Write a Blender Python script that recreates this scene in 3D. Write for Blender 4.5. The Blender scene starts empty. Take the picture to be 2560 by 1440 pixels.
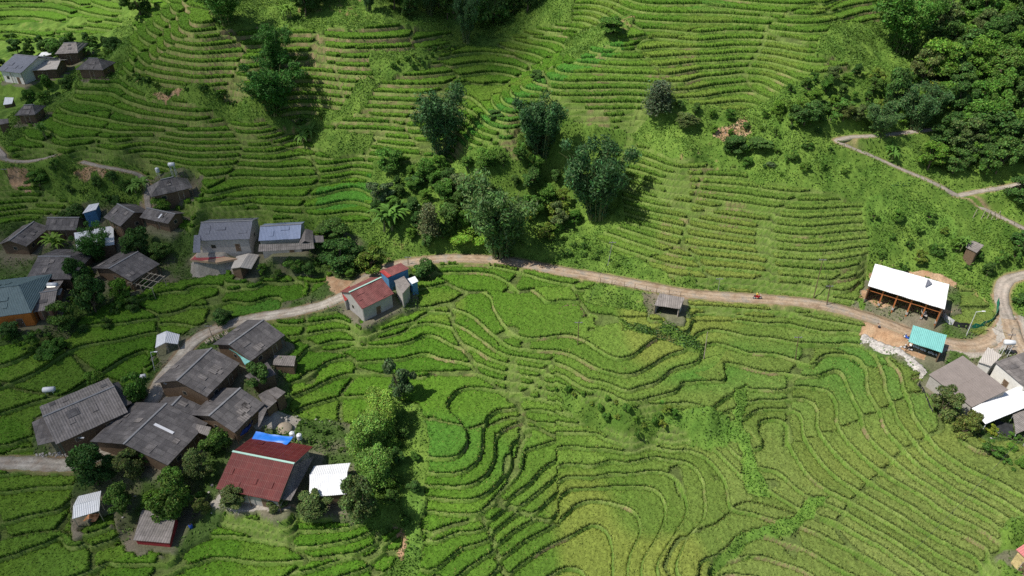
import bpy, math, random
import numpy as np
C = bpy.context.scene.collection
SC = bpy.context.scene
R = math.radians
# ------------------------------------------------------------------ camera, sky, sun
PITCH = R(35); FPX = 1730.0; CZ = 84.0
cam_d = bpy.data.cameras.new("camera"); cam = bpy.data.objects.new("camera", cam_d); C.objects.link(cam)
cam.location = (0, 0, CZ); cam.rotation_euler = (math.pi/2 - PITCH, 0, 0)
cam_d.sensor_width = 36; cam_d.lens = FPX/2560*36; cam_d.clip_end = 3000; cam_d.clip_start = 0.5
SC.camera = cam
SUN_EL = 57; SUN_DIR = (-0.955, -0.295)          # the sun stands left of and a little behind the camera
w = bpy.data.worlds.new("World"); SC.world = w; w.use_nodes = True
nt = w.node_tree; bg = nt.nodes['Background']; sky = nt.nodes.new('ShaderNodeTexSky')
sky.sky_type = 'NISHITA'; sky.sun_disc = False; sky.sun_elevation = R(SUN_EL)
sky.sun_rotation = math.atan2(SUN_DIR[0], SUN_DIR[1]); sky.air_density = 1.0; sky.dust_density = 1.0
nt.links.new(sky.outputs[0], bg.inputs[0]); bg.inputs[1].default_value = 0.092
sl = bpy.data.lights.new("sun", 'SUN'); so = bpy.data.objects.new("sun", sl); C.objects.link(so)
sl.energy = 5.0; sl.angle = R(0.55); sl.color = (1, 0.95, 0.86)
ce = math.cos(R(SUN_EL))
from mathutils import Vector, Matrix
so.rotation_euler = Vector((SUN_DIR[0]*ce, SUN_DIR[1]*ce, math.sin(R(SUN_EL)))).to_track_quat('Z', 'Y').to_euler()
so.location = (-100, -30, 200)
SC.view_settings.view_transform = 'Standard'; SC.view_settings.look = 'None'
SC.view_settings.exposure = 0.08; SC.view_settings.gamma = 1
SC.cycles.max_bounces = 5; SC.cycles.diffuse_bounces = 3; SC.cycles.transparent_max_bounces = 6
SC.cycles.use_denoising = False
# ------------------------------------------------------------------ the lie of the land
SP, CP = math.sin(PITCH), math.cos(PITCH)
def at_z(px, py, z):                 # where the sight line through a photo point meets the level z
    u = (px-1280)/FPX; v = (py-720)/FPX
    t = (CZ-z)/(SP+v*CP)
    return (u*t, t*(CP-v*SP))
# surveyed heights: (height, points in the photograph read along one level line)
LV = [
 (0,[(1010,652),(1100,640),(1200,640),(1280,652),(1500,695),(1700,735),(1900,745),(2130,778)]),(-.6,[(2300,825)]),(-1,[(2450,862)]),(.5,[(2525,800)]),(2.5,[(2505,720)]),(4,[(2545,690)]),
 (-1,[(880,720)]),(-2,[(760,775)]),(-4,[(560,830)]),(-4.5,[(480,900)]),(-5.5,[(400,990)]),(-7,[(290,1090)]),(-7.6,[(180,1160),(0,1165)]),
 (-1.4,[(1050,690),(1150,680),(1280,710),(1450,765),(1540,800)]),(-2.2,[(1650,842)]),(-3.2,[(1740,868)]),(-1.2,[(1800,770),(1900,780),(2000,790),(2100,805)]),(-2.6,[(1800,810),(1900,822),(2000,835),(2080,850)]),
 (-2.4,[(1045,745),(1130,745),(1240,790),(1330,850),(1440,860),(1540,905)]),(-3.9,[(1690,908)]),(-4.2,[(1775,860),(1864,878),(1966,890),(2040,915)]),
 (-3.6,[(1050,790),(1120,790),(1200,820),(1280,875),(1390,890),(1480,925),(1530,940),(1600,938)]),(-4.6,[(1700,932)]),(-5.2,[(1770,885),(1879,914),(1956,922),(1992,935)]),(-4.6,[(1800,940)]),
 (-4.8,[(1050,815),(1110,820),(1200,860),(1280,898),(1350,910),(1440,945),(1530,975),(1600,975)]),(-5.3,[(1700,952)]),(-6.0,[(1780,968)]),(-6.3,[(1838,952),(1895,975),(1961,985)]),
 (-6.0,[(1060,850),(1130,880),(1210,905),(1280,920),(1380,945),(1460,990),(1560,1020),(1620,1015),(1680,1002),(1780,1025)]),
 (-7.6,[(1080,960),(1130,930),(1200,935),(1280,955),(1390,975)]),
 (-5.0,[(740,868),(845,845),(1025,842)]),(-6.2,[(770,935),(900,890),(1025,875)]),(-7.6,[(720,1000),(800,960),(950,935)]),(-9,[(740,1045),(870,1020),(960,1000)]),(-4.5,[(720,870)]),
 (-9,[(1180,1000),(1168,1060),(1172,1110),(1140,1150),(1060,1150),(1250,985),(1320,990)]),
 (-10.2,[(1235,1060),(1215,1130),(1190,1175),(1130,1200),(1080,1198),(1290,1040),(1370,1030),(1460,1045)]),
 (-11.5,[(1250,1110),(1250,1160),(1220,1215),(1120,1240),(1060,1238),(1300,1075),(1400,1070),(1500,1075)]),
 (-12.7,[(1300,1185),(1240,1250),(1160,1285),(1060,1275),(1310,1130),(1360,1128),(1480,1125),(1550,1120),(1620,1105),(1720,1112),(1770,1140),(1822,1190),(1828,1260),(1828,1320),(1790,1380)]),
 (-13.8,[(1345,1200),(1280,1250),(1190,1320),(1090,1335),(1380,1170),(1480,1165),(1560,1160),(1650,1145),(1740,1170),(1768,1230),(1765,1300),(1725,1380),(1735,1440)]),
 (-15,[(1340,1250),(1270,1300),(1160,1350),(1080,1400),(1395,1205),(1530,1182),(1620,1180),(1700,1215),(1722,1270),(1690,1350),(1665,1440)]),
 (-16.2,[(1385,1260),(1340,1300),(1210,1380),(1130,1430),(1420,1225),(1500,1225),(1600,1215),(1660,1270),(1650,1340),(1612,1400),(1610,1440)]),
 (-17.3,[(1400,1310),(1300,1365),(1220,1430),(1440,1270),(1500,1255),(1580,1280),(1605,1340),(1575,1400)]),
 (-18.4,[(1370,1370),(1290,1430),(1460,1330),(1520,1350)]),(-19.2,[(1450,1410),(1500,1440)]),
 (-8.5,[(1590,1060),(1700,1050)]),(-10.5,[(1590,1090),(1700,1085),(1800,1085)]),
 (-7.3,[(1848,1010)]),(-9,[(1862,1100)]),(-11.3,[(1885,1190)]),(-12.6,[(1895,1260)]),(-14.5,[(1845,1345)]),(-16.8,[(1785,1430)]),
 (-2.0,[(2240,905),(2270,970),(2285,1040),(2350,1120),(2450,1180),(2560,1230)]),
 (-3.0,[(2205,905),(2240,1020),(2290,1100),(2400,1190),(2560,1275)]),
 (-4.0,[(2140,880),(2190,940),(2210,1020),(2260,1100),(2380,1210),(2560,1320)]),
 (-5.0,[(2080,900),(2140,960),(2175,1040),(2210,1110),(2320,1200),(2440,1270)]),
 (-6.2,[(2060,950),(2110,1020),(2120,1080),(2200,1160),(2330,1240),(2450,1310)]),
 (-7.4,[(2000,985),(2050,1050),(2090,1120),(2200,1215),(2330,1300),(2480,1370)]),
 (-8.9,[(1960,1020),(2000,1090),(2060,1170),(2200,1270),(2350,1360),(2450,1410)]),
 (-10.3,[(1915,1060),(1955,1130),(2010,1210),(2080,1250),(2200,1320),(2340,1410)]),
 (-11.8,[(1930,1210),(1985,1260),(2080,1290),(2200,1360),(2300,1430)]),(-13.3,[(1935,1320),(2000,1325),(2100,1380),(2180,1430)]),(-14.8,[(1870,1380),(1970,1395),(2060,1440)]),
 (-4,[(60,900)]),(-6,[(100,1000),(180,960),(370,960),(380,880)]),(-7,[(40,1100)]),(-4.9,[(170,860)]),(-3.6,[(300,800)]),(-2.8,[(460,740)]),(-6.6,[(200,1050)]),
 (-8.4,[(0,1200),(170,1210)]),(-9.8,[(0,1300),(150,1290)]),(-11,[(0,1400)]),(-10.8,[(220,1330)]),(-12.5,[(380,1410)]),(-11,[(600,1310)]),(-13.5,[(600,1430)]),(-14.5,[(850,1430)]),(-12,[(850,1350)]),(-11,[(930,1290)]),(-10.5,[(970,1200)]),(-14.5,[(1000,1350)]),(-16,[(1010,1430)]),
 (-9.2,[(640,1230)]),(-9.6,[(820,1220)]),(-8,[(430,1120)]),(-6.2,[(600,1000)]),(-7.5,[(700,1080)]),(-9.5,[(950,1080)]),
 (-2,[(100,600)]),(1.5,[(60,530)]),(4,[(0,500),(150,500)]),(9,[(100,430)]),(12,[(0,400)]),(13,[(130,392)]),(11,[(230,410)]),(9,[(340,430)]),(5,[(380,530)]),(7.3,[(430,495)]),(0.5,[(300,600)]),(2.5,[(450,585)]),(0,[(0,570)]),
 (4,[(600,563),(850,563),(930,560)]),(1,[(980,620)]),(0.5,[(800,630),(650,640)]),(-0.3,[(500,640)]),(-2.3,[(600,700),(350,720)]),(-1.2,[(900,690)]),(-3,[(700,745)]),(-2.5,[(100,760)]),(-3.5,[(100,830)]),
 (6.2,[(470,545),(640,520),(790,520),(850,515)]),(9.3,[(540,470),(700,460),(790,450),(880,435)]),(12.5,[(520,400),(600,395),(700,400),(780,390)]),(16,[(640,352),(740,330)]),(17.5,[(550,330)]),(14.2,[(830,375)]),
 (14,[(300,380)]),(16,[(200,330)]),(14.5,[(60,335)]),(12.8,[(0,360)]),(21,[(210,225)]),(23,[(310,210)]),(20,[(330,275)]),(17.5,[(450,330)]),
 (20,[(600,283)]),(25,[(400,222),(520,232),(610,240)]),(29,[(450,175),(600,185)]),(33.2,[(448,122),(600,120)]),(31,[(420,146),(378,115),(345,85)]),(35.5,[(475,100),(425,65),(395,35)]),(28.5,[(370,168),(332,140),(308,112)]),(39,[(480,35),(450,5)]),(37,[(480,80),(600,65)]),(39,[(520,50)]),(40,[(600,15)]),
 (11.5,[(80,280)]),(13,[(0,250)]),(15,[(100,165),(40,160)]),(16,[(180,130),(230,170)]),(16,[(0,110)]),(20.5,[(180,60)]),(22,[(0,20)]),(24,[(290,30)]),(18.5,[(290,110)]),
 (26,[(312,180)]),
 (21.5,[(850,270)]),(31,[(850,150)]),(35.5,[(850,80)]),(39,[(850,20)]),
 (24,[(1050,240)]),(29.5,[(1050,150)]),(32.5,[(1050,100)]),(37.5,[(1060,0)]),(14,[(1050,385)]),(8,[(1050,500),(960,500)]),(5,[(1000,560)]),
 (27,[(1270,160)]),(24.5,[(1270,210)]),(33,[(1280,50)]),(36,[(1280,0)]),(31.5,[(1390,100)]),(36,[(1450,45)]),(40,[(1430,0)]),
 (37.5,[(1540,90)]),(32.5,[(1450,165)]),(27.3,[(1300,245)]),(23.3,[(1220,290)]),(18.7,[(1162,350)]),(13.6,[(1130,400)]),
 (32,[(1500,175),(1600,180),(1750,168)]),(29.4,[(1900,205)]),(27.3,[(1400,250),(1500,250),(1640,255)]),(21.3,[(1280,340),(1500,330),(1620,330)]),
 (42,[(1600,0),(1750,0)]),(36.8,[(1640,90),(1750,100)]),(26.3,[(1760,270)]),(22,[(1760,330)]),(18.8,[(1700,400)]),(11.5,[(1700,500)]),(6,[(1700,600)]),(1.2,[(1700,705)]),
 (43,[(2000,0)]),(37.3,[(2000,100)]),(31.8,[(2000,200)]),(26,[(2000,300)]),(19.7,[(2000,400)]),(13.9,[(2000,500)]),(8.3,[(2000,600)]),(2.4,[(2000,705)]),
 (41,[(2300,0)]),(35,[(2300,100)]),(29.3,[(2300,200)]),(24,[(2300,300)]),(19,[(2300,400)]),(13.6,[(2280,500)]),(8,[(2280,600)]),(4,[(2260,660)]),(1,[(2200,720),(2380,770)]),
 (43,[(2560,0)]),(37,[(2560,100)]),(31,[(2560,200)]),(25.5,[(2560,300)]),(20,[(2560,400)]),(15.3,[(2560,475)]),(9.6,[(2560,575)]),(6,[(2560,650)]),(1,[(2560,820)]),(-1.5,[(2560,910)]),(-2.6,[(2400,1000)]),(-3.2,[(2530,1080)]),
 (3,[(1500,600)]),(8,[(1500,510)]),(2.6,[(1400,610)]),(1.8,[(1200,610)]),(8,[(1250,510)]),(14,[(1350,410)]),
 (-8.3,[(2520,1430)]),(-6.0,[(2570,1400)]),
]
pts = []
for z, l in LV:
    for a, b in l:
        x, y = at_z(a, b, z); pts.append((x, y, z))
# ground the photograph only hints at: behind the left spur, past the frame
pts += [(-142,208,15.5),(-138,190,14),(-146,224,18),(-60,215,42),(-30,235,44),(60,240,50),(120,235,48),(-150,170,11),(-170,200,12),(-200,230,17),(-200,290,27),(-150,300,31),(-60,290,55),(60,290,60),(150,290,60),
        (-75,40,-12),(-30,35,-18),(0,38,-21),(40,35,-22),(80,38,-13),(120,90,0),(130,120,8),(150,160,22),(160,210,36),(-130,100,-4),(-110,60,-9),(-150,130,-3)]
pts = np.array(pts)
def tps(P, V, lam):
    n = len(P); d2 = ((P[:,None]-P[None])**2).sum(-1); K = 0.5*d2*np.log(d2+1e-9)
    A = np.zeros((n+3, n+3)); A[:n,:n] = K+lam*np.eye(n); A[:n,n] = 1; A[:n,n+1:] = P; A[n,:n] = 1; A[n+1:,:n] = P.T
    return np.linalg.solve(A, np.concatenate([V, [0,0,0]]))
SCL = 60.0; P0 = pts[:,:2]/SCL
W0 = tps(P0, pts[:,2], 0.0012)
def tps_eval(X, Y):
    out = np.empty(X.size); Q = np.stack([X.ravel(), Y.ravel()], 1)/SCL
    for i in range(0, len(Q), 4000):
        q = Q[i:i+4000]; d2 = ((q[:,None]-P0[None])**2).sum(-1)
        out[i:i+4000] = (0.5*d2*np.log(d2+1e-9))@W0[:-3]+W0[-3]+q@W0[-2:]
    return out.reshape(X.shape)
GX0, GX1, GY0, GY1, GS = -216., 170., 20., 322., 2.0
cx = np.arange(GX0, GX1+.1, GS); cy = np.arange(GY0, GY1+.1, GS)
HC = tps_eval(*np.meshgrid(cx, cy))              # rows y, columns x
rng = np.random.default_rng(5)
# the villages and the road have been cut level into the slope; pads and lanes are pressed into HC below
def cubic_w(q, q0, n):
    t = np.clip((q-q0)/GS, 1, n-2.001); i = np.floor(t).astype(int); f = t-i
    w = np.stack([(-f+2*f*f-f**3)/2, (2-5*f*f+3*f**3)/2, (f+4*f*f-3*f**3)/2, (f**3-f*f)/2], -1)
    return i, w
def H_grid(xs, ys):
    ix, wx = cubic_w(xs, GX0, len(cx)); iy, wy = cubic_w(ys, GY0, len(cy))
    Bx = np.zeros((len(xs), len(cx))); By = np.zeros((len(ys), len(cy)))
    for k in range(4):
        np.add.at(Bx, (np.arange(len(xs)), ix-1+k), wx[:,k]); np.add.at(By, (np.arange(len(ys)), iy-1+k), wy[:,k])
    return By@HC@Bx.T
def Hs(x, y):                                      # smooth height at one point
    ix, wx = cubic_w(np.array([x], float), GX0, len(cx)); iy, wy = cubic_w(np.array([y], float), GY0, len(cy))
    return float(wy[0]@HC[iy[0]-1:iy[0]+3, ix[0]-1:ix[0]+3]@wx[0])
def ground(px, py):                                # the point of the land seen at a photo point
    u = (px-1280)/FPX; v = (py-720)/FPX; dx, dy, dz = u, CP-v*SP, -SP-v*CP
    t = 70.; prev = t
    while t < 420:
        if CZ+dz*t < Hs(dx*t, dy*t): break
        prev = t; t += 1.5
    a, b = prev, t
    for _ in range(12):
        m = (a+b)/2
        if CZ+dz*m < Hs(dx*m, dy*m): b = m
        else: a = m
    return Vector((dx*b, dy*b, CZ+dz*b))
def gpoly(l): return np.array([ground(a, b)[:] for a, b in l])
# value noise on a lattice, smooth
def vnoise(X, Y, s, seed):
    r = np.random.default_rng(seed); N = 256; T = r.random((N, N))*2-1
    x = X/s+1000; y = Y/s+1000; i = np.floor(x).astype(int); j = np.floor(y).astype(int); fx = x-i; fy = y-j
    fx = fx*fx*(3-2*fx); fy = fy*fy*(3-2*fy); i %= N; j %= N; i1 = (i+1) % N; j1 = (j+1) % N
    return (T[j,i]*(1-fx)+T[j,i1]*fx)*(1-fy)+(T[j1,i]*(1-fx)+T[j1,i1]*fx)*fy
def inpoly(X, Y, poly):
    m = np.zeros(X.shape, bool); x0, y0 = poly[:,0].min(), poly[:,1].min(); x1, y1 = poly[:,0].max(), poly[:,1].max()
    bb = (X >= x0)&(X <= x1)&(Y >= y0)&(Y <= y1); xs = X[bb]; ys = Y[bb]; c = np.zeros(xs.shape, bool); n = len(poly)
    for i in range(n):
        xa, ya = poly[i,0], poly[i,1]; xb, yb = poly[i-1,0], poly[i-1,1]
        if ya == yb: continue
        c ^= ((ya > ys) != (yb > ys))&(xs < (xb-xa)*(ys-ya)/(yb-ya)+xa)
    m[bb] = c; return m
def smooth_line(P, step=0.5):                     # Catmull-Rom through 3-D points, resampled
    P = np.array(P, float); Q = np.vstack([2*P[0]-P[1], P, 2*P[-1]-P[-2]]); out = []
    for i in range(1, len(Q)-2):
        n = max(2, int(np.linalg.norm(Q[i+1,:2]-Q[i,:2])/step)); t = np.linspace(0, 1, n, endpoint=False)[:,None]
        out.append(.5*((2*Q[i])+(-Q[i-1]+Q[i+1])*t+(2*Q[i-1]-5*Q[i]+4*Q[i+1]-Q[i+2])*t*t+(-Q[i-1]+3*Q[i]-3*Q[i+1]+Q[i+2])*t**3))
    out.append(Q[-2:-1]); return np.vstack(out)
# ------------------------------------------------------------------ houses: where they stand (pads are cut before the land is meshed)
# each: (key, eave A, eave B, point on ridge, rise of ridge, height of eave, hip at A end, hip at B end, options)
HS = [
 ("red_house",   (540,1222),(697,1255),(652,1143),2.3,3.0,0,0),
 ("big_slate",   (419,1164),(520,1058),(367,1056),2.2,3.0,0,0),
 ("slate_porch", (517,992),(600,908),(496,901),2.2,3.0,0,0),
 ("slate_back",  (627,903),(712,838),(606,838),1.9,2.9,0,0),
 ("slate_mid",   (586,1082),(662,1010),(556,1010),1.9,2.9,0,0),
 ("slate_small", (481,1038),(503,1014),(445,998),1.3,2.6,0,0),
 ("long_ribbed", (140,1111),(320,1030),(184,1009),2.0,2.9,0,0),
 ("hip_house",   (378,495),(482,471),(436,444),2.4,2.7,3.2,3.2),
 ("blue_tile",   (498,620),(628,615),(567,572),1.9,3.3,0,0),
 ("blue_metal",  (648,609),(752,603),(701,570),1.5,3.6,0,0),
 ("left_gable",  (66,616),(126,568),(60,573),1.4,2.7,0,0),
 ("dark_gable",  (112,577),(192,577),(161,546),1.9,2.8,0,0),
 ("wide_gable",  (261,549),(303,572),(310,523),1.8,2.8,0,0),
 ("brown_low",   (357,567),(428,583),(396,548),1.1,2.6,0,0),
 ("slate_hip",   (64,698),(176,698),(133,641),1.9,2.9,0,2.5),
 ("slate_slope", (328,704),(400,660),(300,655),1.6,2.8,0,0),
 ("teal_roof",   (-70,800),(78,781),(20,716),2.4,3.4,0,3.5),
 ("ribbed_low",  (80,781),(134,772),(118,729),1.0,2.6,0,0),
 ("far_white",   (73,180),(143,176),(110,156),1.2,2.8,0,0),
 ("far_hip",     (138,138),(196,135),(187,109),1.8,2.8,1.5,1.5),
 ("far_dark",    (190,178),(259,179),(234,150),2.0,2.6,2.5,2.5),
 ("far_low",     (36,289),(88,287),(85,262),1.5,2.5,1.5,1.5),
 ("far_blue",    (-8,176),(52,183),(12,133),2.6,3.6,0,0),
 ("slate_right", (2430,1018),(2324,936),(2463,932),2.4,3.0,0,0),
 ("white_house", (2562,968),(2487,905),(2600,893),1.6,3.6,0,0),
 ("pink_roof",   (2600,1440),(2536,1380),(2570,1345),1.5,3.0,0,0),
 ("red_long",    (905,774),(985,735),(925,708),2.0,3.4,0,0),
]
HOUSE = {}
def solve_house(A, B, Rp, rise, eave):
    g = ground((A[0]+B[0])/2, (A[1]+B[1])/2+25).z
    for _ in range(3):
        ze = g+eave
        a = np.array(at_z(*A, ze)); b = np.array(at_z(*B, ze)); r = np.array(at_z(*Rp, ze+rise))
        L = np.linalg.norm(b-a); e = (b-a)/L; n = np.array([-e[1], e[0]]); d = (r-a)@n
        if d < 0: n = -n; d = -d
        c = (a+b)/2+n*d
        g = Hs(*c)
    return a, b, c, e, n, L, d, g
for key, A, B, Rp, rise, eave, h0, h1 in HS:
    HOUSE[key] = solve_house(A, B, Rp, rise, eave)+(rise, eave, h0, h1)
# ---- lanes and roads, as (width, line of photo points)
def gl(l): return smooth_line([ground(a, b)[:] for a, b in l])
ROAD_MAIN = gl([(870,735),(925,690),(985,664),(1050,652),(1130,646),(1210,648),(1290,656),(1400,677),(1500,694),(1600,712),(1700,731),(1800,741),(1900,747),(2000,755),(2080,768),(2150,788),(2220,812),(2290,838),(2360,856),(2430,866),(2480,850),(2510,815),(2522,790)])
ROAD_UP = gl([(2522,800),(2508,770),(2503,735),(2515,705),(2545,690),(2600,680)])
LANE_RIGHT = gl([(2522,800),(2540,850),(2575,900),(2640,960)])
LANE_VILLAGE = gl([(-60,1160),(60,1158),(150,1162),(215,1155),(290,1110),(345,1050),(385,995),(405,950),(445,900),(490,850),(560,815),(640,795),(720,782),(800,765),(870,735)])
PATH_HILL = gl([(2640,615),(2560,572),(2480,532),(2400,492),(2330,455),(2250,422),(2180,390),(2120,366),(2092,350),(2115,343),(2180,340),(2240,334),(2300,328),(2370,320)])
PATH_BRANCH = gl([(2395,490),(2450,478),(2505,470),(2600,448)])
PATH_LEFT = gl([(-40,345),(0,378),(12,398),(50,407),(95,402),(140,388)])
PATH_HOUSE = gl([(205,405),(260,418),(310,424),(350,440),(366,460),(368,490),(372,520),(390,540),(415,556)])
LINES = [(ROAD_MAIN,3.2),(ROAD_UP,2.6),(LANE_RIGHT,3.0),(LANE_VILLAGE,2.9),(PATH_HILL,1.5),(PATH_BRANCH,1.4),(PATH_LEFT,1.5),(PATH_HOUSE,1.4)]
def relax(Lp, n=40):                                # an even grade along the line
    z = Lp[:,2].copy()
    for _ in range(n): z[1:-1] = (z[:-2]+z[1:-1]*2+z[2:])/4
    Lp[:,2] = z
for l, _ in LINES: relax(l)
ROAD_UP[0:8,2] = np.linspace(ROAD_MAIN[-1,2], ROAD_UP[8,2], 8); LANE_RIGHT[0:8,2] = np.linspace(ROAD_MAIN[-1,2], LANE_RIGHT[8,2], 8)
def line_dist(X, Y, Lp, rad):                       # distance to a polyline and its height there, within rad
    D = np.full(X.shape, 1e9); Z = np.zeros(X.shape)
    bb = (X > Lp[:,0].min()-rad)&(X < Lp[:,0].max()+rad)&(Y > Lp[:,1].min()-rad)&(Y < Lp[:,1].max()+rad)
    xs, ys = X[bb], Y[bb]; d = np.full(xs.shape, 1e9); z = np.zeros(xs.shape)
    for i in range(len(Lp)-1):
        a, b = Lp[i], Lp[i+1]; e = b[:2]-a[:2]; l2 = e@e+1e-9
        s = (np.abs(xs-a[0]) < rad+1)&(np.abs(ys-a[1]) < rad+1)
        if not s.any(): continue
        x, y = xs[s], ys[s]; t = np.clip(((x-a[0])*e[0]+(y-a[1])*e[1])/l2, 0, 1)
        dd = np.hypot(x-a[0]-t*e[0], y-a[1]-t*e[1]); zz = a[2]+t*(b[2]-a[2])
        o = dd < d[s]; ds = d[s]; zs = z[s]; ds[o] = dd[o]; zs[o] = zz[o]; d[s] = ds; z[s] = zs
    D[bb] = d; Z[bb] = z; return D, Z
def sstep(a, b, x): t = np.clip((x-a)/(b-a), 0, 1); return t*t*(3-2*t)
EXTRA_PADS = []                                     # (centre x, y, half length, half width, unit vector, z)
for q4, h_ in [([(2170,714),(2362,773),(2373,711),(2188,659)],4.4),([(2271,854),(2355,881),(2367,838),(2283,813)],2.8),([(773,1243),(866,1235),(876,1157),(785,1165)],2.6),([(181,1297),(248,1277),(253,1227),(196,1240)],2.5),([(333,1350),(424,1358),(441,1283),(355,1275)],1.7),
               ([(388,870),(445,863),(449,836),(392,838)],2.5),([(1636,763),(1700,772),(1712,744),(1649,733)],2.5),([(192,627),(286,611),(283,564),(185,582)],3.1),([(577,671),(628,672),(648,637),(591,641)],2.4)]:
    g_ = ground(sum(q[0] for q in q4)/4, sum(q[1] for q in q4)/4+18).z
    Q = [np.array(at_z(*q, g_+h_)) for q in q4]; c_ = sum(Q)/4; e_ = Q[1]-Q[0]; l_ = np.linalg.norm(e_); e_ = e_/l_; wd_ = abs((Q[3]-Q[0])@np.array([-e_[1], e_[0]]))
    EXTRA_PADS.append((c_[0], c_[1], l_/2+.2, wd_/2+.8, e_, g_))
def pads(X, Y, Z):
    Z = Z.copy(); M = np.zeros(X.shape)
    P = [(h[2][0], h[2][1], h[5]/2+.3, h[6]+.3, h[3], h[7]) for h in HOUSE.values()]+EXTRA_PADS
    S = np.zeros(X.shape); Wt = np.zeros(X.shape)
    for cx_, cy_, hl, hw, e, z in P:
        s = (np.abs(X-cx_) < 25)&(np.abs(Y-cy_) < 25); x = X[s]-cx_; y = Y[s]-cy_
        u = np.abs(x*e[0]+y*e[1])-hl; v = np.abs(-x*e[1]+y*e[0])-hw
        d = np.hypot(np.maximum(u, 0), np.maximum(v, 0)); wgt = 1-sstep(.3, 3.2, d)
        S[s] += wgt*z; Wt[s] += wgt; M[s] = np.maximum(M[s], wgt)
    k = Wt > 1e-6; Z[k] = Z[k]*(1-M[k])+S[k]/Wt[k]*M[k]
    return Z, M
# ------------------------------------------------------------------ materials
def node_mat(name, rough=.85, spec=.25):
    m = bpy.data.materials.new(name); m.use_nodes = True; n = m.node_tree; b = n.nodes['Principled BSDF']
    b.inputs['Roughness'].default_value = rough; b.inputs['Specular IOR Level'].default_value = spec
    return m, n, b
def noise_n(n, scale, detail=3, rough=.6, vec=None):
    t = n.nodes.new('ShaderNodeTexNoise'); t.inputs['Scale'].default_value = scale; t.inputs['Detail'].default_value = detail
    t.inputs['Roughness'].default_value = rough
    if vec: n.links.new(vec, t.inputs['Vector'])
    return t.outputs['Fac']
def ramp_n(n, fac, stops):
    r = n.nodes.new('ShaderNodeValToRGB'); e = r.color_ramp.elements
    while len(e) < len(stops): e.new(.5)
    for k, (p, c) in enumerate(stops): e[k].position = p; e[k].color = (*c[:3], 1) if hasattr(c, '__len__') else (c, c, c, 1)
    n.links.new(fac, r.inputs[0]); return r.outputs[0]
def mix_n(n, mode, fac, a, b):
    m = n.nodes.new('ShaderNodeMix'); m.data_type = 'RGBA'; m.blend_type = mode
    for s, v in ((m.inputs[0], fac), (m.inputs[6], a), (m.inputs[7], b)):
        if hasattr(v, 'is_linked') or hasattr(v, 'links'): n.links.new(v, s)
        else: s.default_value = v if not hasattr(v, '__len__') else ((*v[:3], 1))
    return m.outputs[2]
def bump_n(n, b, h, strength, dist):
    u = n.nodes.new('ShaderNodeBump'); u.inputs['Strength'].default_value = strength; u.inputs['Distance'].default_value = dist
    n.links.new(h, u.inputs['Height']); n.links.new(u.outputs[0], b.inputs['Normal'])
def obj_co(n): return n.nodes.new('ShaderNodeTexCoord').outputs['Object']
def attr_mat(name, fine, amp, rough=.9, bump=.5, bd=.1):     # colour laid on the vertices, broken up by fine grain
    m, n, b = node_mat(name, rough, .15); a = n.nodes.new('ShaderNodeAttribute'); a.attribute_name = 'Col'
    co = obj_co(n); f = noise_n(n, fine, 4, .7, co); f2 = noise_n(n, fine*.13, 3, .6, co)
    g = ramp_n(n, f, [(.3, 1-amp), (.7, 1+amp)]); g2 = ramp_n(n, f2, [(.3, .86), (.7, 1.14)])
    c = mix_n(n, 'MULTIPLY', 1.0, a.outputs['Color'], g); c = mix_n(n, 'MULTIPLY', 1.0, c, g2)
    n.links.new(c, b.inputs['Base Color']); bump_n(n, b, f, bump, bd); return m
# ------------------------------------------------------------------ mesh helpers
def np_mesh(name, verts, quads, mat, cols=None, smooth=False, parent=None, link=True):
    me = bpy.data.meshes.new(name); nv, nq = len(verts), len(quads); k = quads.shape[1]
    me.vertices.add(nv); me.vertices.foreach_set('co', np.ascontiguousarray(verts, np.float32).ravel())
    me.loops.add(nq*k); me.loops.foreach_set('vertex_index', np.ascontiguousarray(quads, np.int32).ravel())
    me.polygons.add(nq); me.polygons.foreach_set('loop_start', np.arange(0, nq*k, k, dtype=np.int32)); me.polygons.foreach_set('loop_total', np.full(nq, k, np.int32))
    if smooth: me.polygons.foreach_set('use_smooth', np.ones(nq, bool))
    if cols is not None:
        ca = me.color_attributes.new('Col', 'FLOAT_COLOR', 'POINT'); c4 = np.ones((nv, 4), np.float32); c4[:,:3] = cols
        ca.data.foreach_set('color', c4.ravel())
    me.update(calc_edges=True); me.materials.append(mat)
    if not link: return me
    o = bpy.data.objects.new(name, me); C.objects.link(o)
    if parent: o.parent = parent
    return o
def tag(o, label=None, cat=None, group=None, kind=None):
    if label: o['label'] = label
    if cat: o['category'] = cat
    if group: o['group'] = group
    if kind: o['kind'] = kind
    return o
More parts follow.
